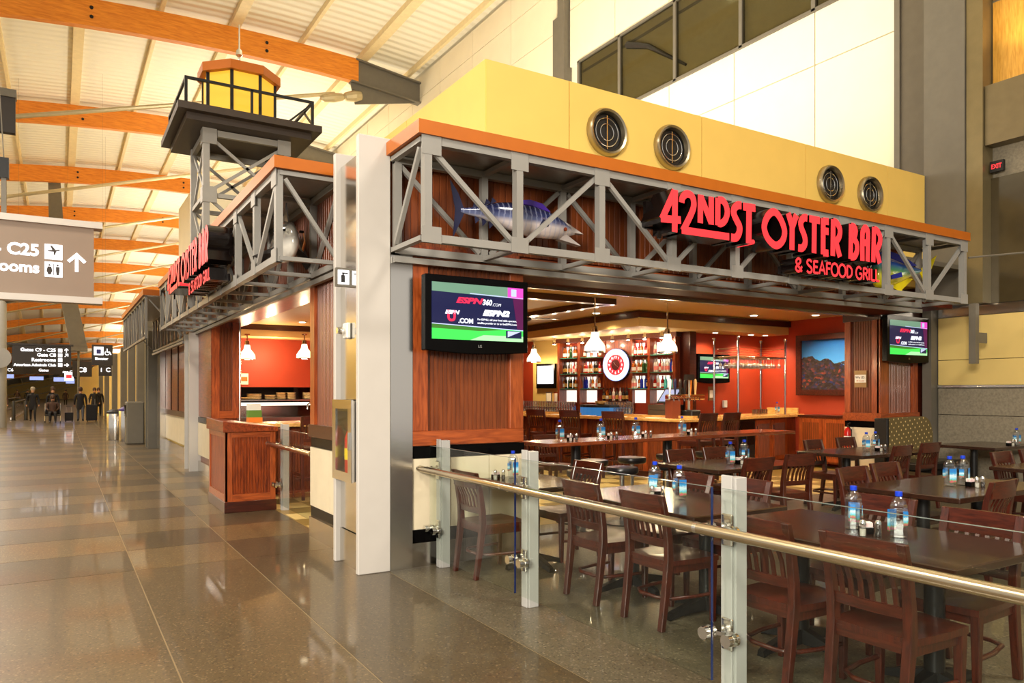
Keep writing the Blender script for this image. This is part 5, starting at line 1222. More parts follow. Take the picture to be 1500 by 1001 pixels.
# bar chairs
bc0 = chair_proto('bar_chair', .74, 1.20, 'x', 'bar chair', True)
nrm = math.atan2(dv.y, dv.x)-PI/2
bcs = [(1.05, 'second bar chair from the left along the bar front'), (.05, 'leftmost bar chair along the bar front'), (2.0, 'third bar chair from the left along the bar front'), (3.1, 'fourth bar chair along the bar front, below the neon clock')]
for i, (u, l) in enumerate(bcs):
    p = A+du*u-dv*.32
    if i == 0: place(bc0, (p.x, p.y, 0), nrm+.25); tag(bc0, l, 'bar chair', 'tall slat-back bar chairs')
    else: dup(bc0, (p.x, p.y, 0), nrm+.25, l, 'tall slat-back bar chairs')
dup(bc0, (9.0, 8.93, 0), .1, 'tall slat-back bar chair at the bar corner, left of the pair', 'tall slat-back bar chairs')
dup(bc0, (9.62, 9.0, 0), .1, 'tall slat-back bar chair at the bar corner, right of the pair', 'tall slat-back bar chairs')
dup(bc0, (3.15, 10.85, 0), .0, 'bar chair seen through the railing beside the host stand', 'tall slat-back bar chairs')
dup(bc0, (3.75, 10.85, 0), .0, 'bar chair in the concourse opening nearer the pier', 'tall slat-back bar chairs')

# ---------------------------------------------------------------- back bar  A3 (left) -> B3 (right)
A3 = Vector((10.36, 14.6, 0)); B3 = Vector((11.15, 11.5, 0)); d3 = (B3-A3).normalized(); n3 = Vector((d3.y, -d3.x, 0))
if n3.x > 0: n3 = -n3
L3 = (B3-A3).length
def q3(u, v, z): return tuple(A3+d3*u+n3*v+Vector((0, 0, z)))
def s3(u0, u1, v0, v1, z0, z1): return MB().prism([q3(u0, v0, z0), q3(u1, v0, z0), q3(u1, v1, z0), q3(u0, v1, z0)], (0, 0, z1-z0))
kb = empty('back_bar', tuple(A3+d3*L3/2)); tag(kb, 'wooden back bar with glass shelves of lit liquor bottles', 'back bar')
s3(-.02, L3+.1, -.12, -.06, 0, 2.8).build('back_panel', M_RED, kb)
ub = [0, .62, 1.25, 1.85, 2.5, L3]
for u in (0, .62, 1.22, 1.98, 2.55, L3-.02): s3(u-.03, u+.03, -.06, .05 if 1 < u < 2 else .22, 1.1, 2.72).build('upright', M_CHERRY, kb)
s3(-.05, L3+.05, -.06, .25, 2.70, 2.80).build('cornice', M_DARKWOOD, kb); s3(1.22, 1.98, -.06, .02, 1.62, 2.72).build('clock_panel', M_CHERRY, kb)
s3(-.1, L3+.1, -.1, .5, .9, .95).build('counter', M_DARKWOOD, kb); s3(-.1, L3+.1, -.1, .48, 0, .9).build('base_cabinet', M_CHERRY, kb)
SH = (1.62, 1.97, 2.34)
M_SHG = mat('green_glass_shelf', C(60,140,120), .1, 0, .05)
bays = ((.03, .59), (.65, 1.19), (2.01, 2.52), (2.58, L3-.05))
for a, b_ in bays:
    for z in SH:
        s3(a, b_, -.05, .2, z-.012, z).build('glass_shelf', M_SHG, kb)
    for z in (1.3, )+SH: s3(a, a+(b_-a)*.55, -.058, -.05, z+.02 if z > 1.3 else 1.3, z+.28).build('lit_panel', emis('shelf_panel_glow', (1, .9, .78), 1.1) if 'shelf_panel_glow' not in MATS else MATS['shelf_panel_glow'], kb)
# liquor bottles
def liq(name, colr, cap, h=.28, r=.036, lab=None, square=False):
    e = empty(name, (0, 0, 0)); tag(e, 'x', 'bottle')
    MB().lathe([(r*.95, 0), (r, .01), (r, h*.58), (r*.8, h*.68), (r*.38, h*.76), (r*.34, h*.93)], 8 if square else 10, a0=PI/8).build('body', colr, e, smooth=40)
    MB().lathe([(r*.4, h*.92), (r*.4, h)], 8).build('cap', cap, e)
    if lab: MB().lathe([(r*1.02, h*.15), (r*1.02, h*.42)], 10, a0=PI/8).build('label', lab, e)
    return e
lm = [('amber_liquor_bottle', mat('amber_liquor', C(190,96,22), .08, trans=.35), M_BLACK, .28, .034, M_WHITE, 'amber liquor bottle'), ('dark_liquor_bottle', mat('dark_liquor', C(34,22,14), .1), M_BLACK, .30, .035, mat('gold_label', C(180,140,60), .5), 'dark liquor bottle'),
      ('clear_liquor_bottle', mat('clear_liquor', C(232,226,214), .1, trans=.3), M_CHROME, .30, .034, mat('pink_label', C(214,120,110), .5), 'clear liquor bottle'), ('green_liquor_bottle', mat('green_liquor', C(40,72,30), .1), mat('gold_cap', C(190,150,60), .3, .6), .30, .036, None, 'green liquor bottle'),
      ('red_liquor_bottle', mat('red_liquor', C(170,26,16), .1), mat('red_wax_cap', C(150,16,14), .3), .27, .038, M_WHITE, 'red-capped liquor bottle'), ('blue_liquor_bottle', mat('blue_liquor', C(24,40,170), .1), M_CHROME, .29, .034, None, 'blue liquor bottle'), ('teal_liquor_bottle', mat('teal_liquor', C(80,190,190), .1), M_WHITE, .27, .036, None, 'pale teal liquor bottle')]
protos = [liq(*m[:6]) for m in lm]; pu = [0]*len(protos)
plan = {(0, 2): [0, 0, 0, 3, 0, 0, 0], (0, 1): [1, 1, 1, 2, 4, 2, 2], (0, 0): [0, 1, 3, 1, 1, 0, 0], (1, 2): [0, 2, 0], (1, 1): [0, 4, 0, 0, 1, 1, 4], (1, 0): [5, 5, 2, 0, 2, 0], (2, 2): [2, 4, 4, 0, 4, 4], (2, 1): [0, 0, 2, 0, 0, 3, 3, 3], (2, 0): [2, 2, 0, 5, 5, 1], (3, 2): [2, 2, 0, 3], (3, 1): [2, 2, 4, 2, 2, 2, 5, 2], (3, 0): [4, 2, 4, 6, 6, 6]}
bay_n = ('far left bay', 'left inner bay', 'right inner bay', 'far right bay'); sh_n = ('bottom', 'middle', 'top')
for (b_, s_), ks in plan.items():
    u0, u1 = bays[b_]
    for i, k in enumerate(ks):
        u = u0+.05+(u1-u0-.1)*i/max(1, len(ks)-1); loc = q3(u, .09+.03*(i % 2), SH[s_]); lbl = '%s on the %s back bar shelf, %s' % (lm[k][6], sh_n[s_], bay_n[b_])
        if pu[k] == 0: place(protos[k], loc); tag(protos[k], lbl, 'bottle', lm[k][6]+'s on the %s shelf, %s' % (sh_n[s_], bay_n[b_]))
        else: dup(protos[k], loc, 0, lbl, lm[k][6]+'s on the %s shelf, %s' % (sh_n[s_], bay_n[b_]))
        pu[k] += 1
# bottles under the clock panel
for i, k in enumerate((1, 0, 1, 2, 1, 2, 1, 1)):
    dup(protos[k], q3(1.28+.09*i, .12, 1.34), 0, lm[k][6]+' in the row under the neon clock', lm[k][6]+'s under the neon clock')
s3(1.22, 1.98, -.06, .22, 1.30, 1.335).build('bottle_ledge', M_DARKWOOD, kb)
# string of shelf lights
for i in range(8):
    u = .12+i*.42; p = q3(u, .5, 2.68-.0*i)
    t = empty('track_spotlight', p); tag(t, ('first', 'second', 'third', 'fourth', 'fifth', 'sixth', 'seventh', 'last')[i]+' small spotlight from the left above the back bar', 'spotlight', 'spotlights above the back bar')
    MB().lathe([(.035, 2.66), (.04, 2.70), (.03, 2.76), (.012, 2.80)], 10, (p[0], p[1], 0)).build('housing', M_CHROME, t); MB().lathe([(.034, 2.645), (.034, 2.66)], 10, (p[0], p[1], 0)).build('lens', M_LAMP, t)
    point('shelf_lamp', (p[0], p[1], 2.62), 9, (1, .75, .5), .03)
# neon clock
ck = empty('neon_clock', q3(1.6, .1, 2.15)); tag(ck, 'round neon clock with blue ring and red dial above the bar', 'clock')
ang3 = math.atan2(-n3.x, n3.y)+PI   # rotate local -Y to n3
def cyl3(prof, nm, m, z=2.15, v=.06, n=28):
    mb = MB().lathe(prof, n, (0, 0, 0), 'y'); rot = Matrix.Rotation(math.atan2(n3.y, n3.x)+PI/2, 4, 'Z')
    mb.xf(Matrix.Translation(Vector(q3(1.6, v, z))) @ rot).build(nm, m, ck, smooth=40); return mb
cyl3([(.37, .04), (.37, -.02), (.35, -.04)], 'case', M_IRON)
cyl3([(.36, -.041), (.36, -.046)], 'neon_ring', emis('blue_white_neon', (.35, .45, 1.0), 2.2))
cyl3([(.285, -.047), (.285, -.05)], 'dial_rim', emis('white_dial_glow', (1, .95, .95), 1.8))
cyl3([(.235, -.051), (.235, -.054)], 'red_dial', emis('red_dial_glow', (.8, .03, .04), 1.2))
cyl3([(.12, -.055), (.12, -.058)], 'dial_centre', mat('maroon_dial_centre', C(80,14,14), .5))
rot = Matrix.Rotation(math.atan2(n3.y, n3.x)+PI/2, 4, 'Z'); cM = Matrix.Translation(Vector(q3(1.6, .06, 2.15))) @ rot
for h in range(12):
    a = PI/2-h*PI/6; moved(text(str(h or 12), .075, 'CENTER', .002), (.175*math.cos(a), -.058, .175*math.sin(a)-.027)).xf(cM).build('numeral', M_WGLOW, ck)
for a, l in ((2.2, .08), (-.6, .10)): MB().bar((0, -.06, 0), (l*math.cos(a), -.06, l*math.sin(a)), .004, .012, (0, 1, 0)).xf(cM).build('clock_hand', M_WHITE, ck)
# wall left of the back bar with monitor and notices
A4 = A3-d3*.02
wl = struct(MB().prism([tuple(A4), tuple(A4-d3*1.0), tuple(A4-d3*1.0-n3*.1), tuple(A4-n3*.1)], (0, 0, 2.8)), 'wall_bar_left', M_YELLOWW)
struct(MB().prism([tuple(A4-d3*1.0), tuple(A4-d3*6.0), tuple(A4-d3*6.0-n3*.1), tuple(A4-d3*1.0-n3*.1)], (0, 0, 2.8)), 'wall_bar_left_red', M_RED)
mon = empty('television', q3(-.5, .1, 1.95)); tag(mon, 'small monitor with a white screen at the left end of the bar', 'television', 'wall televisions')
s3(-.82, -.22, .04, .10, 1.63, 2.23).build('bezel', M_BLACK, mon); s3(-.78, -.26, .10, .104, 1.74, 2.18).build('screen', emis('white_screen', (.8, .86, 1), 1.2), mon)
moved(text('WELCOME', .05, 'CENTER', .001), (0, 0, 0)).xf(Matrix.Translation(Vector(q3(-.52, .107, 1.98))) @ rot).build('lettering', emis('screen_blue_text', (.2, .35, .8), 1), mon)
for u, l in ((-.48, 'left paper notice under the white bar monitor'), (-.22, 'red-framed notice under the white bar monitor')):
    nf = empty('wall_notice', q3(u, .02, 1.35)); tag(nf, l, 'notice'); s3(u-.09, u+.09, .0, .02, 1.28, 1.54).build('frame', M_STEEL if u < -.3 else mat('red_frame', C(190,80,50), .5), nf); s3(u-.07, u+.07, .02, .024, 1.31, 1.51).build('sheet', M_WHITE, nf)
# red wall pilaster right of back bar
struct(MB().box(11.12, 11.3, 11.2, 11.5, 0, 2.8), 'trim_5', M_DARKWOOD)

# glasses on the bar (rows of upside-down tumblers)
gl = MB().lathe([(.030, 0), (.034, .11), (.031, .11), (.028, .006)], 8).mesh('tumbler', M_CLEAR, 40)
for i in range(34):
    for j in range(2):
        u = 1.0+i*.072; p = q3(u-1.2, .2+.09*j, .95) if False else bp(-.6+i*.075 if i < 24 else .2+i*.075, .44+.085*j, 1.12)
        o = share('glass_tumbler', gl, None, p); tag(o, 'upturned clear tumbler in the rows on the bar', 'glass', 'tumblers lined up on the bar')
        if j == 1: o.location.z += .0
for i in range(34):
    u = -.6+i*.075 if i < 24 else .2+i*.075
    o = share('glass_tumbler', gl, None, bp(u+.03, .48, 1.232)); tag(o, 'upturned clear tumbler in the rows on the bar', 'glass', 'tumblers lined up on the bar')
# ice/garnish station with blue lights
ic = empty('garnish_station', bp(1.75, .42, 1.075)); tag(ic, 'curved blue-lit garnish station standing on the bar', 'garnish station')
mb = MB(); c0 = A+du*1.85+dv*.75
pts = [tuple(c0+du*(.62*math.cos(a))-dv*(.5*math.sin(a))+Vector((0, 0, 1.075))) for a in [PI*i/14 for i in range(15)]]
mb.prism(pts, (0, 0, .16)).build('tub', emis('blue_tub', (.02, .16, .42), .8), ic)
mb = MB(); mb.prism([(x, y, 1.235) for x, y, z in pts], (0, 0, .05)).build('rim', M_IRON, ic)
MB().lathe([(.05, 1.285), (.12, 1.31), (.13, 1.36), (.11, 1.36)], 16, tuple(c0-dv*.2+Vector((0, 0, 0)))).build('bowl', mat('tan_bowl', C(226,180,110), .5), ic, smooth=40)
# menus on the bar
for i, u in enumerate((-.5, .1, .9, 1.7, 2.5, 3.4)):
    o = slab(u, u+.3, .04, .24, 1.076, 1.084).thing('menu', M_WHITE, ('first', 'second', 'third', 'fourth', 'fifth', 'last')[i]+' white menu from the left lying on the bar', 'menu', 'white menus on the bar')
# cash register
rg = empty('cash_register', bp(3.55, .55, 1.075)); tag(rg, 'dark cash register with tilted touch screen on the bar', 'cash register')
slab(3.2, 3.75, .36, .7, 1.12, 1.21).build('drawer', mat('grey_drawer', C(70,60,48), .4), rg); slab(3.2, 3.75, .36, .7, 1.215, 1.31).build('drawer', MATS['grey_drawer'], rg)
sc_b = slab(3.3, 3.7, .46, .6, 1.33, 1.62); sc_b.v = [p+dv*(.14*(p.z-1.33)/.3)+du*.12*(p.z-1.33)/.3 for p in sc_b.v]; sc_b.build('monitor', M_BLACKM, rg, bevel=.01)
sc_s = slab(3.34, 3.66, .452, .46, 1.37, 1.59); sc_s.v = [p+dv*(.14*(p.z-1.33)/.3)+du*.12*(p.z-1.33)/.3 for p in sc_s.v]; sc_s.build('screen', emis('register_screen', (.3, .36, .6), .9), rg)
slab(3.45, 3.55, .5, .6, 1.31, 1.36).build('stand', M_BLACKM, rg)
po = bp(3.95, .6, 0); MB().tube([(po[0], po[1], 1.1), (po[0], po[1], 1.78)], .016, 8).build('display_pole', M_STEEL, rg); MB().box(po[0]-.09, po[0]+.09, po[1]-.04, po[1]+.04, 1.76, 1.86).build('customer_display', M_BLACKM, rg)
MB().box(po[0]-.1, po[0]+.14, po[1]-.16, po[1]+.1, 1.08, 1.22).build('printer', M_BLACKM, rg, bevel=.02)
# beer tap tower
bt = empty('beer_tower', (9.75, 9.9, 1.075)); tag(bt, 'chrome beer tap tower with colourful handles on the counter', 'beer tower')
MB().box(9.62, 9.80, 9.8, 9.98, 1.075, 1.40).build('column', M_CHROME, bt); MB().box(9.25, 10.15, 9.82, 9.95, 1.40, 1.50).build('cross_tube', M_CHROME, bt, bevel=.02); MB().box(9.3, 9.5, 9.8, 9.98, 1.075, 1.40).build('column', mat('wood_tap_box', C(120,60,40), .4), bt)
for i, c_ in enumerate((C(226,226,236), C(30,34,70), C(40,30,26), C(36,32,30), C(220,130,30), C(236,196,130))):
    x = 9.30+i*.125; MB().lathe([(.016, 1.5), (.014, 1.53), (.022, 1.6), (.03, 1.72), (.024, 1.76), (.012, 1.78)], 8, (x, 9.86, 0)).build('tap_handle', mat('tap_handle_%d' % i, c_, .3), bt, smooth=40)
    MB().tube([(x, 9.82, 1.45), (x, 9.76, 1.44), (x, 9.75, 1.38)], .012, 6).build('spout', M_CHROME, bt)

# chrome glass rack
rk = empty('glass_rack', (12.0, 10.4, 1.075)); tag(rk, 'tall chrome rack with hanging wine glasses on the service counter', 'glass rack')
cs = [(11.43, 10.2), (11.43, 10.83), (12.83, 10.2), (12.83, 10.83)]
for x, y in cs:
    MB().tube([(x, y, 1.075), (x, y, 2.58)], .022, 10).build('post', M_CHROME, rk, smooth=40); MB().lathe([(.015, 2.57), (.035, 2.6), (.035, 2.63), (.012, 2.65)], 10, (x, y, 0)).build('finial', M_CHROME, rk, smooth=40)
q = [cs[0], cs[2], cs[3], cs[1]]
for i in range(4):
    a, b_ = q[i], q[(i+1) % 4]
    MB().tube([a+(2.24,), b_+(2.24,)], .022, 8).build('shelf_rail', M_CHROME, rk)
    for z in (2.34, 2.42): MB().tube([a+(z,), b_+(z,)], .006, 6).build('guard_rail', M_CHROME, rk)
for k in range(6):
    f = (k+.5)/6; a = tuple(Vector(cs[0]).lerp(Vector(cs[2]), f)); b_ = tuple(Vector(cs[1]).lerp(Vector(cs[3]), f)); MB().tube([a+(2.22,), b_+(2.22,)], .006, 5).build('glass_runner', M_CHROME, rk)
wg = MB().lathe([(.035, 0), (.035, -.004), (.005, -.01), (.005, -.08), (.02, -.09), (.04, -.12), (.042, -.15), (.034, -.19), (.032, -.19)], 10).mesh('wine_glass', M_WINE, 40)
for k in range(6):
    for j in range(5):
        f = (k+.5)/6; g_ = (j+.5)/5; a = Vector(cs[0]).lerp(Vector(cs[2]), f); b_ = Vector(cs[1]).lerp(Vector(cs[3]), f); p = a.lerp(b_, g_)
        o = share('wine_glass', wg, None, (p.x, p.y, 2.215)); tag(o, 'clear wine glass hanging upside down from the chrome rack', 'wine glass', 'wine glasses hanging from the chrome rack')
for i in range(10):
    o = share('glass_tumbler', gl, None, tuple(A2+d2*(2.45+.09*(i % 5))+v2*(.2+.1*(i//5))+Vector((0, 0, 1.076)))); tag(o, 'clear tumbler beside the rack post at the counter end', 'glass', 'tumblers at the counter end')
    o.location.z += 0
p = A2+d2*3.4+v2*.25; bottle(p.x, p.y, 1.076, 'water bottle at the right end of the service counter')
# thermostat + notice on the red wall
th = empty('wall_notice', (12.1, 11.48, 1.6)); tag(th, 'small framed notice on the red wall under the television', 'notice'); MB().box(11.95, 12.15, 11.47, 11.5, 1.36, 1.66).build('frame', MATS['brass_notice_frame'], th); MB().box(11.97, 12.13, 11.465, 11.47, 1.42, 1.58).build('card', M_WHITE, th)
th = empty('wall_phone', (12.45, 11.48, 1.25)); tag(th, 'small white wall phone on the red wall by the rack', 'phone'); MB().box(12.38, 12.5, 11.45, 11.5, 1.2, 1.36).build('base', M_WHITE, th, bevel=.01); MB().box(12.37, 12.41, 11.43, 11.46, 1.22, 1.35).build('handset', M_WHITE, th, bevel=.008)
# reef painting
def reef():
    m, N, L, b = nt('reef_painting'); b.inputs['Roughness'].default_value = .35
    tc = N.new('ShaderNodeTexCoord'); sp_ = N.new('ShaderNodeSeparateXYZ'); L.new(tc.outputs['Generated'], sp_.inputs[0])
    n1 = N.new('ShaderNodeTexNoise'); n1.inputs['Scale'].default_value = 2.6; n1.inputs['Detail'].default_value = 6; L.new(tc.outputs['Generated'], n1.inputs['Vector'])
    ad = N.new('ShaderNodeMath'); ad.operation = 'MULTIPLY_ADD'; ad.inputs[1].default_value = -.9; L.new(n1.outputs['Fac'], ad.inputs[0]); L.new(sp_.outputs['Z'], ad.inputs[2])
    gt = N.new('ShaderNodeMath'); gt.operation = 'GREATER_THAN'; gt.inputs[1].default_value = .12; L.new(ad.outputs[0], gt.inputs[0])
    sky = N.new('ShaderNodeValToRGB'); sky.color_ramp.elements[0].position = .55; sky.color_ramp.elements[0].color = C(70,150,230); sky.color_ramp.elements[1].position = 1; sky.color_ramp.elements[1].color = C(10,84,176); L.new(sp_.outputs['Z'], sky.inputs[0])
    vo = N.new('ShaderNodeTexVoronoi'); vo.inputs['Scale'].default_value = 26; L.new(tc.outputs['Generated'], vo.inputs['Vector'])
    cr = N.new('ShaderNodeValToRGB'); e = cr.color_ramp.elements; e[0].color = C(20,18,24); e[1].color = C(190,120,80)
    for p_, c_ in ((.25, C(30,50,110)), (.4, C(60,52,40)), (.55, C(34,28,26)), (.62, C(36,44,70)), (.72, C(120,60,44)), (.8, C(190,74,66)), (.86, C(196,190,150))): k = e.new(p_); k.color = c_
    n2 = N.new('ShaderNodeTexNoise'); n2.inputs['Scale'].default_value = 5; n2.inputs['Detail'].default_value = 6; L.new(tc.outputs['Generated'], n2.inputs['Vector'])
    mx0 = N.new('ShaderNodeMixRGB'); mx0.inputs['Fac'].default_value = .45; L.new(vo.outputs['Color'], mx0.inputs['Color1']); L.new(n2.outputs['Fac'], mx0.inputs['Color2']); L.new(mx0.outputs[0], cr.inputs[0])
    mx = N.new('ShaderNodeMixRGB'); L.new(gt.outputs[0], mx.inputs['Fac']); L.new(cr.outputs[0], mx.inputs['Color1']); L.new(sky.outputs[0], mx.inputs['Color2']); L.new(mx.outputs[0], b.inputs['Base Color'])
    return m
pt = empty('framed_painting', (13.66, 9.7, 1.48)); tag(pt, 'framed blue coral reef painting on the red side wall', 'painting')
y0, y1, z0, z1 = 8.75, 10.54, 1.47, 2.76
MB().box(13.6, 13.70, y0, y1, z1-.12, z1).build('frame', M_DARKWOOD, pt); MB().box(13.6, 13.70, y0, y1, z0, z0+.12).build('frame', M_DARKWOOD, pt)
MB().box(13.6, 13.70, y1-.12, y1, z0+.12, z1-.12).build('frame', M_DARKWOOD, pt); MB().box(13.6, 13.70, y0, y0+.12, z0+.12, z1-.12).build('frame', M_DARKWOOD, pt)
MB().box(13.65, 13.68, y0+.12, y1-.12, z0+.12, z1-.12).build('canvas', reef(), pt)

# booth under the stone wall
bo = empty('booth_bench', (11.9, 6.8, 0)); tag(bo, 'olive dotted upholstered booth bench beside the right pillar', 'booth')
n = 10; pr_ = [(11.12, .45), (11.12, 1.08), (11.16, 1.13)]+[(12.16+.26*math.sin(PI/2*i/n), .8+.34*math.cos(PI/2*i/n)) for i in range(n+1)]+[(12.40, .45)]
MB().prism([(x, 6.92, z) for x, z in pr_], (0, .17, 0)).build('backrest', M_UPHOL, bo, bevel=.01); MB().box(11.06, 11.119, 6.88, 7.1, 0, 1.13).build('end_panel', M_BLACKM, bo, bevel=.01)
MB().box(11.15, 12.38, 6.40, 6.915, .32, .46).build('seat_cushion', M_VINYL, bo, bevel=.03); MB().box(11.15, 12.38, 6.44, 7.08, 0, .32).build('base', M_BLACKM, bo)

# ---------------------------------------------------------------- kitchen side (seen through the concourse opening)
struct(MB().box(2.5, 5.7, 18.4, 18.5, 1.66, ZC), 'wall_kitchen', M_RED); struct(MB().box(2.5, 5.7, 17.6, 18.4, 2.82, ZC), 'ceiling_kitchen_soffit', M_SOFFIT)
struct(MB().box(2.5, 5.7, 17.54, 17.6, 2.97, 3.09), 'trim_6', M_DARKWOOD); struct(MB().box(2.5, 5.7, 20.5, 20.6, 0, ZC), 'wall_kitchen_back', M_STAINX)
kc = empty('oyster_bar_counter', (3.9, 11.8, 0)); tag(kc, 'maple-topped counter seen through the concourse opening', 'counter')
MB().box(2.46, 5.6, 11.25, 12.2, 1.02, 1.075).build('counter_top', M_BARTOP, kc, bevel=.006); MB().box(2.5, 5.6, 11.46, 12.1, .0, 1.02).build('body', M_CHERRY, kc); bead((2.52, 11.44, 0), (5.6, 11.44, 0), .1, 1.0, .05).build('beadboard', M_BEAD, kc)
ps = empty('pass_shelf', (4.2, 18.2, 0)); tag(ps, 'stainless kitchen pass shelf with heat lamp under the red wall', 'shelf')
MB().box(2.6, 5.6, 18.0, 18.7, 1.33, 1.36).build('upper_shelf', M_STAINX, ps); MB().box(2.9, 5.3, 18.1, 18.2, 1.22, 1.29).build('heat_lamp', emis('heat_lamp_glow', (1, .9, .75), 2.0), ps); MB().box(2.6, 5.6, 17.9, 18.9, .90, .94).build('lower_shelf', M_STAINX, ps); MB().box(2.6, 5.6, 18.1, 18.8, 0, .9).build('cabinet', M_STAINX, ps)
for x in (2.7, 5.5): MB().bar((x, 18.3, .94), (x, 18.3, 1.66), .05, .05).build('upright', M_STAIN, ps)
MB().box(3.0, 5.4, 20.2, 20.45, 1.2, 1.75).build('hood_panel', M_BLACKM, ps)
pl0 = None
for i, (x, hgt, r) in enumerate(((3.95, .16, .17), (4.32, .12, .13), (4.58, .17, .12), (4.82, .17, .11), (5.25, .19, .15), (3.75, .08, .13))):
    t = empty('plate_stack', (x, 18.25, 1.36)); tag(t, ('tall stack of cream bowls, leftmost on the pass shelf', 'low stack of cream bowls on the pass shelf', 'stack of cream plates in the middle of the pass shelf', 'stack of cream plates right of the middle pass stack', 'wide stack of cream plates at the right of the pass', 'short stack of plates at the left pass end')[i], 'plates', 'plate stacks on the kitchen pass')
    nst = int(hgt/.028)
    for k in range(nst): MB().lathe([(r*.6, 1.362+k*.028), (r, 1.380+k*.028), (r, 1.386+k*.028), (r*.6, 1.372+k*.028)], 14, (x, 18.25, 0)).build('plate', mat('cream_plate', C(226,206,160), .35) if 'cream_plate' not in MATS else MATS['cream_plate'], t, smooth=40)
for i, x in enumerate((4.55, 4.85, 5.1, 5.3)):
    MB().lathe([(.08, 1.076), (.12, 1.1), (.11, 1.16), (.06, 1.18)], 12, (x-.9, 12.0, 0)).thing('bread_basket', mat('bread_%d' % i, C(214,160,84), .6), ('first', 'second', 'third', 'fourth')[i]+' round loaf from the left on the kitchen-side counter', 'bread', 'round loaves on the counter', smooth=40)
cr_ = empty('condiment_crate', (2.6, 12.0, 1.075)); tag(cr_, 'rack of bright packets and jars at the left end of the counter', 'rack')
MB().box(2.50, 2.70, 11.9, 12.1, 1.076, 1.15).build('packets', mat('orange_packets', C(220,120,40), .5), cr_); MB().box(2.50, 2.70, 11.95, 12.1, 1.15, 1.26).build('packets', mat('green_packets', C(90,130,50), .5), cr_); MB().box(2.50, 2.70, 12.0, 12.1, 1.26, 1.36).build('cards', M_WHITE, cr_)
fa = empty('counter_tap', (3.9, 12.05, 1.075)); tag(fa, 'chrome gooseneck tap on the kitchen-side counter', 'tap'); MB().tube([(3.6, 12.1, 1.075), (3.6, 12.1, 1.3), (3.58, 12.1, 1.36), (3.52, 12.1, 1.38), (3.46, 12.1, 1.34), (3.46, 12.1, 1.26)], .014, 8).build('spout', M_CHROME, fa, smooth=50); MB().lathe([(.03, 1.075), (.02, 1.12)], 10, (3.6, 12.1, 0)).build('base', M_CHROME, fa)
MB().box(2.98, 3.12, 17.62, 17.64, 1.9, 2.1) and None
nk = empty('wall_notice', (3.7, 18.38, 2.0)); tag(nk, 'small white notice on the red kitchen wall', 'notice'); MB().box(3.66, 3.84, 18.37, 18.4, 1.72, 1.98).build('sheet', M_WHITE, nk); MB().box(3.68, 3.82, 18.365, 18.37, 1.8, 1.9).build('print', MATS['orange_print'], nk)
point('pass_fill', (4.2, 17.6, 2.4), 60, (1, .75, .45), .1)  # added fill to brighten the plates, no fixture modelled
# ---------------------------------------------------------------- distant concourse
ew = struct(MB().box(-16, 13, 185, 185.5, 0, 14), 'wall_far_end', M_YELLOWW)
wlft = struct(MB().box(-15.3, -15, 30, 190, 0, 14), 'wall_left', M_YELLOWW)
MB().box(4, 8.5, 27, 31.7, 3.6, 8.7).thing('plant_room_box', M_CREAM, 'cream box-shaped roof structure behind the left red sign', 'roof structure')
# round column with bracket at the left picture edge
lc_ = empty('round_column', (-2.2, 38.8, 0)); tag(lc_, 'round metal column at the left picture edge far down the hall', 'column')
MB().lathe([(.26, 0), (.26, 6.2), (.22, 6.3)], 16, (-2.2, 38.8, 0)).build('shaft', M_STEEL, lc_, smooth=40)
MB().tube([(-2.2, 38.8, 5.6), (-1.5, 38.8, 5.75), (-.6, 38.8, 6.2), (.2, 38.8, 6.15)], [.28, .26, .2, .14], 10).build('arm', M_STEELD, lc_, smooth=40)
MB().lathe([(.45, -.32), (.45, -.28)], 16, (-2.2, 38.8, 3.0), 'y').build('clock_disc', M_STEEL, lc_)
lc2 = empty('raking_column', (-.2, 46, 0)); tag(lc2, 'grey raking column standing beyond the gate sign', 'column')
MB().loft([[(.05+x-w_, 50-w_, z), (.05+x+w_, 50-w_, z), (.05+x+w_, 50+w_, z), (.05+x-w_, 50+w_, z)] for x, w_, z in ((.9, .42, 4.2), (.2, .4, 8.0), (-.2, .36, 11.0), (-.3, .3, zb(-.3, 50)+.3))]).build('shaft', M_STEELD, lc2)
MB().box(.5, 1.4, 49.6, 50.4, 3.9, 4.2).build('capital', M_STEELD, lc2)
MB().tube([(.95, 50, 3.9), (.95, 50, 0)], .06, 8).build('stem', M_STEELD, lc2)
# distant signs
def fsign(x, y, z, w_, h, label, txt):
    e = empty('hanging_sign', (x, y, z)); tag(e, label, 'sign'); MB().box(x-w_/2, x+w_/2, y-.08, y+.08, z, z+h).build('panel', M_SIGNDK, e)
    moved(text(txt, h*.42, 'CENTER', .008), (x, y-.09, z+h*.3)).build('lettering', M_WGLOW, e)
    MB().bar((x, y, z+h), (x, y, zb(x, y)+.9), .004, .004).build('hanger', M_STEELD, e)
fsign(1.5, 66, 2.7, 1.3, 1.2, 'distant dark overhead sign reading C8 on the right of the hall', 'C8')
fsign(2.0, 43, 2.35, .6, .7, 'small overhead sign with white symbols right of the Elevator sign', 'i  C')
fsign(-4.2, 90, 3.3, 2.6, 1.0, 'distant sign board over the moving walkway on the left', 'C6')
fsign(-1.4, 92, 3.4, 3.4, .9, 'distant wide sign board in the middle of the hall', 'Gates')
fsign(.6, 100, 3.4, 2.4, 1.0, 'distant sign board at the right end of the hall', 'Gates C')
lo = empty('lit_poster', (.85, 90, 2.7)); tag(lo, 'bright white and red lit sign far down the hall', 'sign'); MB().box(.45, 1.25, 89.9, 90.1, 2.7, 3.6).build('panel', M_WGLOW, lo); MB().box(.6, 1.1, 89.88, 89.9, 2.95, 3.3).build('logo', M_REDLED, lo)
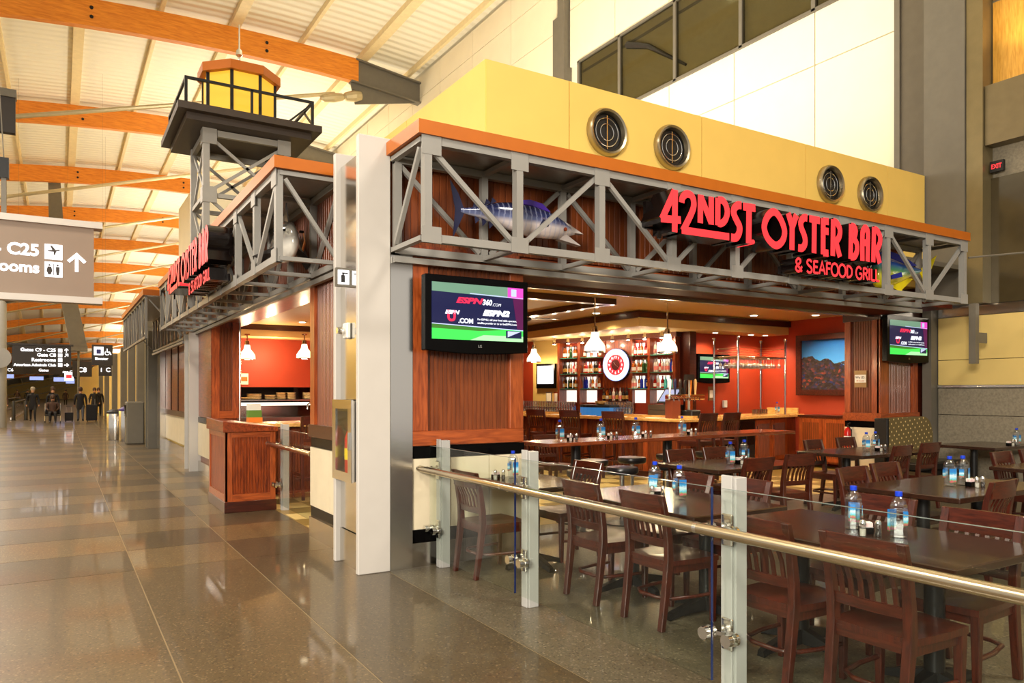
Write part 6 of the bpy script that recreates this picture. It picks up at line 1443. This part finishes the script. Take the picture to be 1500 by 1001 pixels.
for i, (x, y, z, w_, h) in enumerate(((-5.5, 110, 3.2, 2.4, 1), (-2.6, 118, 3.1, 2.6, .8), (.2, 125, 3.0, 3, 1), (-7.0, 120, 3, 2.5, 1.0), (1.2, 112, 2.6, 1.6, 1.1))):
    e = empty('flight_display', (x, y, z)); tag(e, ('first', 'second', 'third', 'fourth', 'fifth')[i]+' tiny bluish display board at the end of the hall', 'display'); MB().box(x-w_*.3, x+w_*.3, y-.1, y+.1, z, z+h*.6).build('screen', emis('far_blue_%d' % i, (.4, .5, .95), .9), e)
    MB().bar((x, y, z+h), (x, y, zb(x, y)+1), .006, .006).build('hanger', M_STEELD, e)
# moving walkway balustrades on the left
mwk = empty('moving_walkway', (-2.6, 62, 0)); tag(mwk, 'moving walkway with glass balustrades at far left', 'moving walkway')
for x in (-2.2, -3.6):
    MB().box(x-.03, x+.03, 50, 95, .1, .85).build('balustrade', M_GLASS, mwk); MB().tube([(x, 49.6, .5), (x, 49.8, .85), (x, 50.3, .95), (x, 95, .95)], .06, 8).build('hand_rail', M_BLACKM, mwk); MB().box(x-.12, x+.12, 49.5, 95, 0, .12).build('skirt', M_STAINX, mwk)
for i, x in enumerate((-1.75, -1.2)):
    e = empty('bollard', (x-.35, 48, 0)); tag(e, ('left', 'right')[i]+' dark bollard at the start of the moving walkway', 'bollard'); MB().lathe([(.11, 0), (.09, .06), (.09, 1.0), (.05, 1.05)], 12, (x-.35, 48, 0)).build('body', M_BLACKM, e, smooth=40); MB().lathe([(.14, 0), (.14, .03)], 12, (x-.35, 48, 0)).build('base', M_IRON, e)
# trash bins beyond the trusses
for i, (x, y, c_) in enumerate(((1.55, 27.0, M_STAIN), (1.85, 26.2, M_STAIN))):
    e = empty('litter_bin', (x, y, 0)); tag(e, ('left squat stainless litter bin beyond the far truss', 'right taller stainless litter bin beyond the far truss')[i], 'bin')
    MB().lathe([(.26, 0), (.27, .02), (.27, .85+.1*i), (.22, .92+.1*i)], 18, (x, y, 0)).build('body', c_, e, smooth=40); MB().lathe([(.28, .85+.1*i), (.28, .9+.1*i), (.15, .98+.1*i)], 18, (x, y, 0)).build('lid', M_BLACKM if i == 0 else mat('purple_lid', C(60,40,110), .4), e)
e = empty('information_kiosk', (2.1, 30, 0)); tag(e, 'grey standing cash machine by the distant shop front', 'kiosk')
MB().box(1.68, 2.15, 24.5, 25.2, 0, 1.25).build('body', M_STEELD, e, bevel=.03); MB().box(1.66, 1.68, 24.6, 25.1, .8, 1.15).build('screen', M_BLACK, e)
for k in range(3):
    MB().box(2.42, 2.58, 60+k*20, 79.8+k*20, 0, 3.6).thing('shop_front', M_YELLOWW, ('first', 'second', 'third')[k]+' distant yellow shop front along the right of the hall', 'shop front')
# upper soffit over shops (yellow bulkhead) 
struct(MB().box(2.6, 12.6, 22.2, 60, 3.2, 3.4), 'ceiling_shops', M_CREAM)

# ---------------------------------------------------------------- people
def person(loc, rz, label, coat, legs, hair, pose='stand', bag=False, cat='person'):
    t = empty('person', (0, 0, 0)); tag(t, label, cat)
    # skeleton: (x right, y forward, z up), forward = +Y
    st = .16 if pose == 'walk' else .04
    if pose == 'sit':
        J = dict(pel=(0, 0, .52), ch=(0, -.06, .85), nk=(0, -.04, 1.08), hd=(0, -.02, 1.17), ht=(0, 0, 1.32), hl=(-.1, .02, .5), hr=(.1, .02, .5), kl=(-.12, .42, .5), kr=(.12, .42, .5), al=(-.12, .46, .1), ar=(.12, .46, .1), tl=(-.12, .6, .05), tr=(.12, .6, .05), sl=(-.2, -.05, 1.0), sr=(.2, -.05, 1.0), el=(-.27, .0, .74), er=(.27, .0, .74), wl=(-.2, .24, .66), wr=(.2, .24, .66), fl=(-.16, .32, .64), fr=(.16, .32, .64))
    else:
        J = dict(pel=(0, 0, .95), ch=(0, .0, 1.27), nk=(0, .0, 1.47), hd=(0, .02, 1.56), ht=(0, .02, 1.72), hl=(-.1, 0, .9), hr=(.1, 0, .9), kl=(-.1, st+.03, .5), kr=(.1, -st+.04, .5), al=(-.1, st, .09), ar=(.1, -st*1.6, .10), tl=(-.12, st+.16, .04), tr=(.12, -st*1.6+.15, .05), sl=(-.19, 0, 1.4), sr=(.19, 0, 1.4), el=(-.26, -.05, 1.12), er=(.26, -.05, 1.12), wl=(-.27, .05, .87), wr=(.27, .04, .87), fl=(-.26, .08, .78), fr=(.26, .07, .78))
    E_ = [('pel', 'ch'), ('ch', 'nk'), ('nk', 'hd'), ('hd', 'ht'), ('pel', 'hl'), ('pel', 'hr'), ('hl', 'kl'), ('hr', 'kr'), ('kl', 'al'), ('kr', 'ar'), ('al', 'tl'), ('ar', 'tr'), ('ch', 'sl'), ('ch', 'sr'), ('sl', 'el'), ('sr', 'er'), ('el', 'wl'), ('er', 'wr'), ('wl', 'fl'), ('wr', 'fr')]
    Rd = dict(pel=.16, ch=.17, nk=.065, hd=.085, ht=.085, hl=.1, hr=.1, kl=.065, kr=.065, al=.045, ar=.045, tl=.04, tr=.04, sl=.075, sr=.075, el=.055, er=.055, wl=.035, wr=.035, fl=.035, fr=.035)
    ks = list(J); me = bpy.data.meshes.new('body'); me.from_pydata([J[k] for k in ks], [(ks.index(a), ks.index(b_)) for a, b_ in E_], [])
    o = bpy.data.objects.new('body', me); COL.objects.link(o); o.modifiers.new('skin', 'SKIN')
    for i, k in enumerate(ks):
        me.skin_vertices[0].data[i].radius = (Rd[k], Rd[k]*(.75 if k in ('pel', 'ch') else 1)); me.skin_vertices[0].data[i].use_root = (k == 'pel')
    su = o.modifiers.new('sub', 'SUBSURF'); su.levels = 1; su.render_levels = 1
    dg = bpy.context.evaluated_depsgraph_get(); m2 = bpy.data.meshes.new_from_object(o.evaluated_get(dg)); bpy.data.objects.remove(o)
    b_ = bpy.data.objects.new('body', m2); COL.objects.link(b_); b_.parent = t
    m2.materials.clear()
    for m in (coat, legs, M_SKIN, M_BLACKM): m2.materials.append(m)
    nk, pl_ = J['nk'][2], J['pel'][2]
    for p in m2.polygons:
        c_ = p.center; p.use_smooth = True
        hand = (abs(c_.x) > .2 and c_.z < J['wl'][2]+.0 and pose != 'sit')
        p.material_index = 2 if (c_.z > nk+.02 or hand) else 3 if c_.z < .12 else 1 if (c_.z < pl_-.06 or (pose == 'sit' and c_.y > .12 and c_.z < .6)) else 0
    hz = J['ht'][2]; hy = J['ht'][1]
    mb = MB().lathe([(.02, hz+.09), (.075, hz+.065), (.105, hz), (.1, hz-.09), (.085, hz-.14)], 12, (0, hy-.025, 0)); mb.build('hair', hair, t, smooth=60)
    if pose != 'sit':
        MB().lathe([(.15, .62), (.19, .75), (.175, .95)], 12).xf(Matrix.Diagonal((1, .75, 1, 1))).build('coat_hem', coat, t, smooth=50)
    # face: nose, eyes
    MB().prism([(-.012, hy+.075, hz-.05), (.012, hy+.075, hz-.05), (0, hy+.075, hz-.01)], (0, .03, -.004)).build('nose', M_SKIN, t)
    place(t, loc, rz); return t
K_BLK = mat('black_cloth', C(22,20,24), .8); K_JEAN = mat('faded_jeans', C(74,76,84), .8); K_DARK = mat('dark_trousers', C(26,24,28), .8); K_BRN = mat('brown_coat', C(66,44,34), .8); K_HBR = mat('brown_hair', C(60,38,26), .6); K_HGR = mat('grey_hair', C(150,140,126), .6)
person((.93, 44.3, 0), 0, 'man in black jacket and jeans walking away between two suitcases', K_BLK, K_JEAN, K_HBR, 'walk')
def suitcase(x, y, h, w_, label):
    s = empty('suitcase', (x, y, 0)); tag(s, label, 'suitcase'); MB().box(x-w_/2, x+w_/2, y-.14, y+.14, .06, .06+h).build('body', K_BLK, s, bevel=.02)
    for sx in (-1, 1): MB().tube([(x+sx*w_*.3, y, h+.05), (x+sx*w_*.3, y, h+.35)], .01, 6).build('handle_tube', M_STEEL, s); MB().lathe([(.04, -.02), (.04, .02)], 10, (x+sx*w_*.38, y-.1, .04), 'x').build('wheel', M_BLACK, s)
    MB().bar((x-w_*.3, y, h+.36), (x+w_*.3, y, h+.36), .03, .03).build('handle_grip', M_BLACKM, s)
suitcase(1.42, 44.1, .82, .5, 'large black rolling suitcase right of the walking man'); suitcase(.42, 44.4, .42, .38, 'small black bag left of the walking man')
person((-1.17, 45.6, 0), PI, 'person in a dark coat with pale scarf walking towards the camera', K_BLK, K_DARK, K_HGR, 'walk')
person((-.28, 43.1, 0), PI, 'seated person in dark clothes being pushed in a wheelchair', K_BRN, K_DARK, K_HBR, 'sit')
person((-.28, 43.85, 0), PI, 'person in black standing behind the wheelchair and pushing it', K_BLK, K_DARK, K_HBR, 'walk')
person((1.85, 52.5, 0), PI, 'person in black coat with a shoulder bag on the right of the hall', K_BLK, K_DARK, K_HBR, 'walk')
person((2.1, 53.3, 0), PI, 'second dark-dressed person close behind on the right of the hall', K_DARK, K_BLK, K_HBR, 'stand')
person((-2.55, 46.3, 0), PI, 'person in brown at the far left beside the walkway', K_BRN, K_DARK, K_HBR, 'stand')
for i, (x, y, c_) in enumerate(((-5.2, 96, K_BLK), (-4.0, 99, K_BRN), (-2.9, 95, K_BLK), (-.8, 104, K_DARK), (.6, 98, K_BRN), (-6.2, 102, K_BLK))):
    person((x, y, 0), PI*(i % 2), ('first', 'second', 'third', 'fourth', 'fifth', 'sixth')[i]+' tiny distant traveller from the left of the far crowd'.replace('first', 'first'), c_, K_DARK, K_HBR, 'stand')
wc = empty('wheelchair', (-.28, 43.1, 0)); tag(wc, 'black wheelchair with large wheels carrying the seated person', 'wheelchair')
for sx in (-1, 1):
    x = -.28+sx*.32
    MB().tube([(x, 43.2+.3*math.cos(a), .31+.3*math.sin(a)) for a in [2*PI*i/20 for i in range(20)]], .02, 6, True).build('wheel', M_BLACKM, wc); MB().tube([(x, 43.55, .95), (x, 43.35, .92), (x, 43.35, .35), (x, 42.8, .35), (x, 42.65, .12)], .015, 6).build('frame', M_CHROME, wc)
MB().box(-.58, .02, 42.85, 43.35, .36, .41).build('seat', K_BLK, wc); MB().box(-.58, .02, 43.33, 43.37, .42, .9).build('backrest', K_BLK, wc)
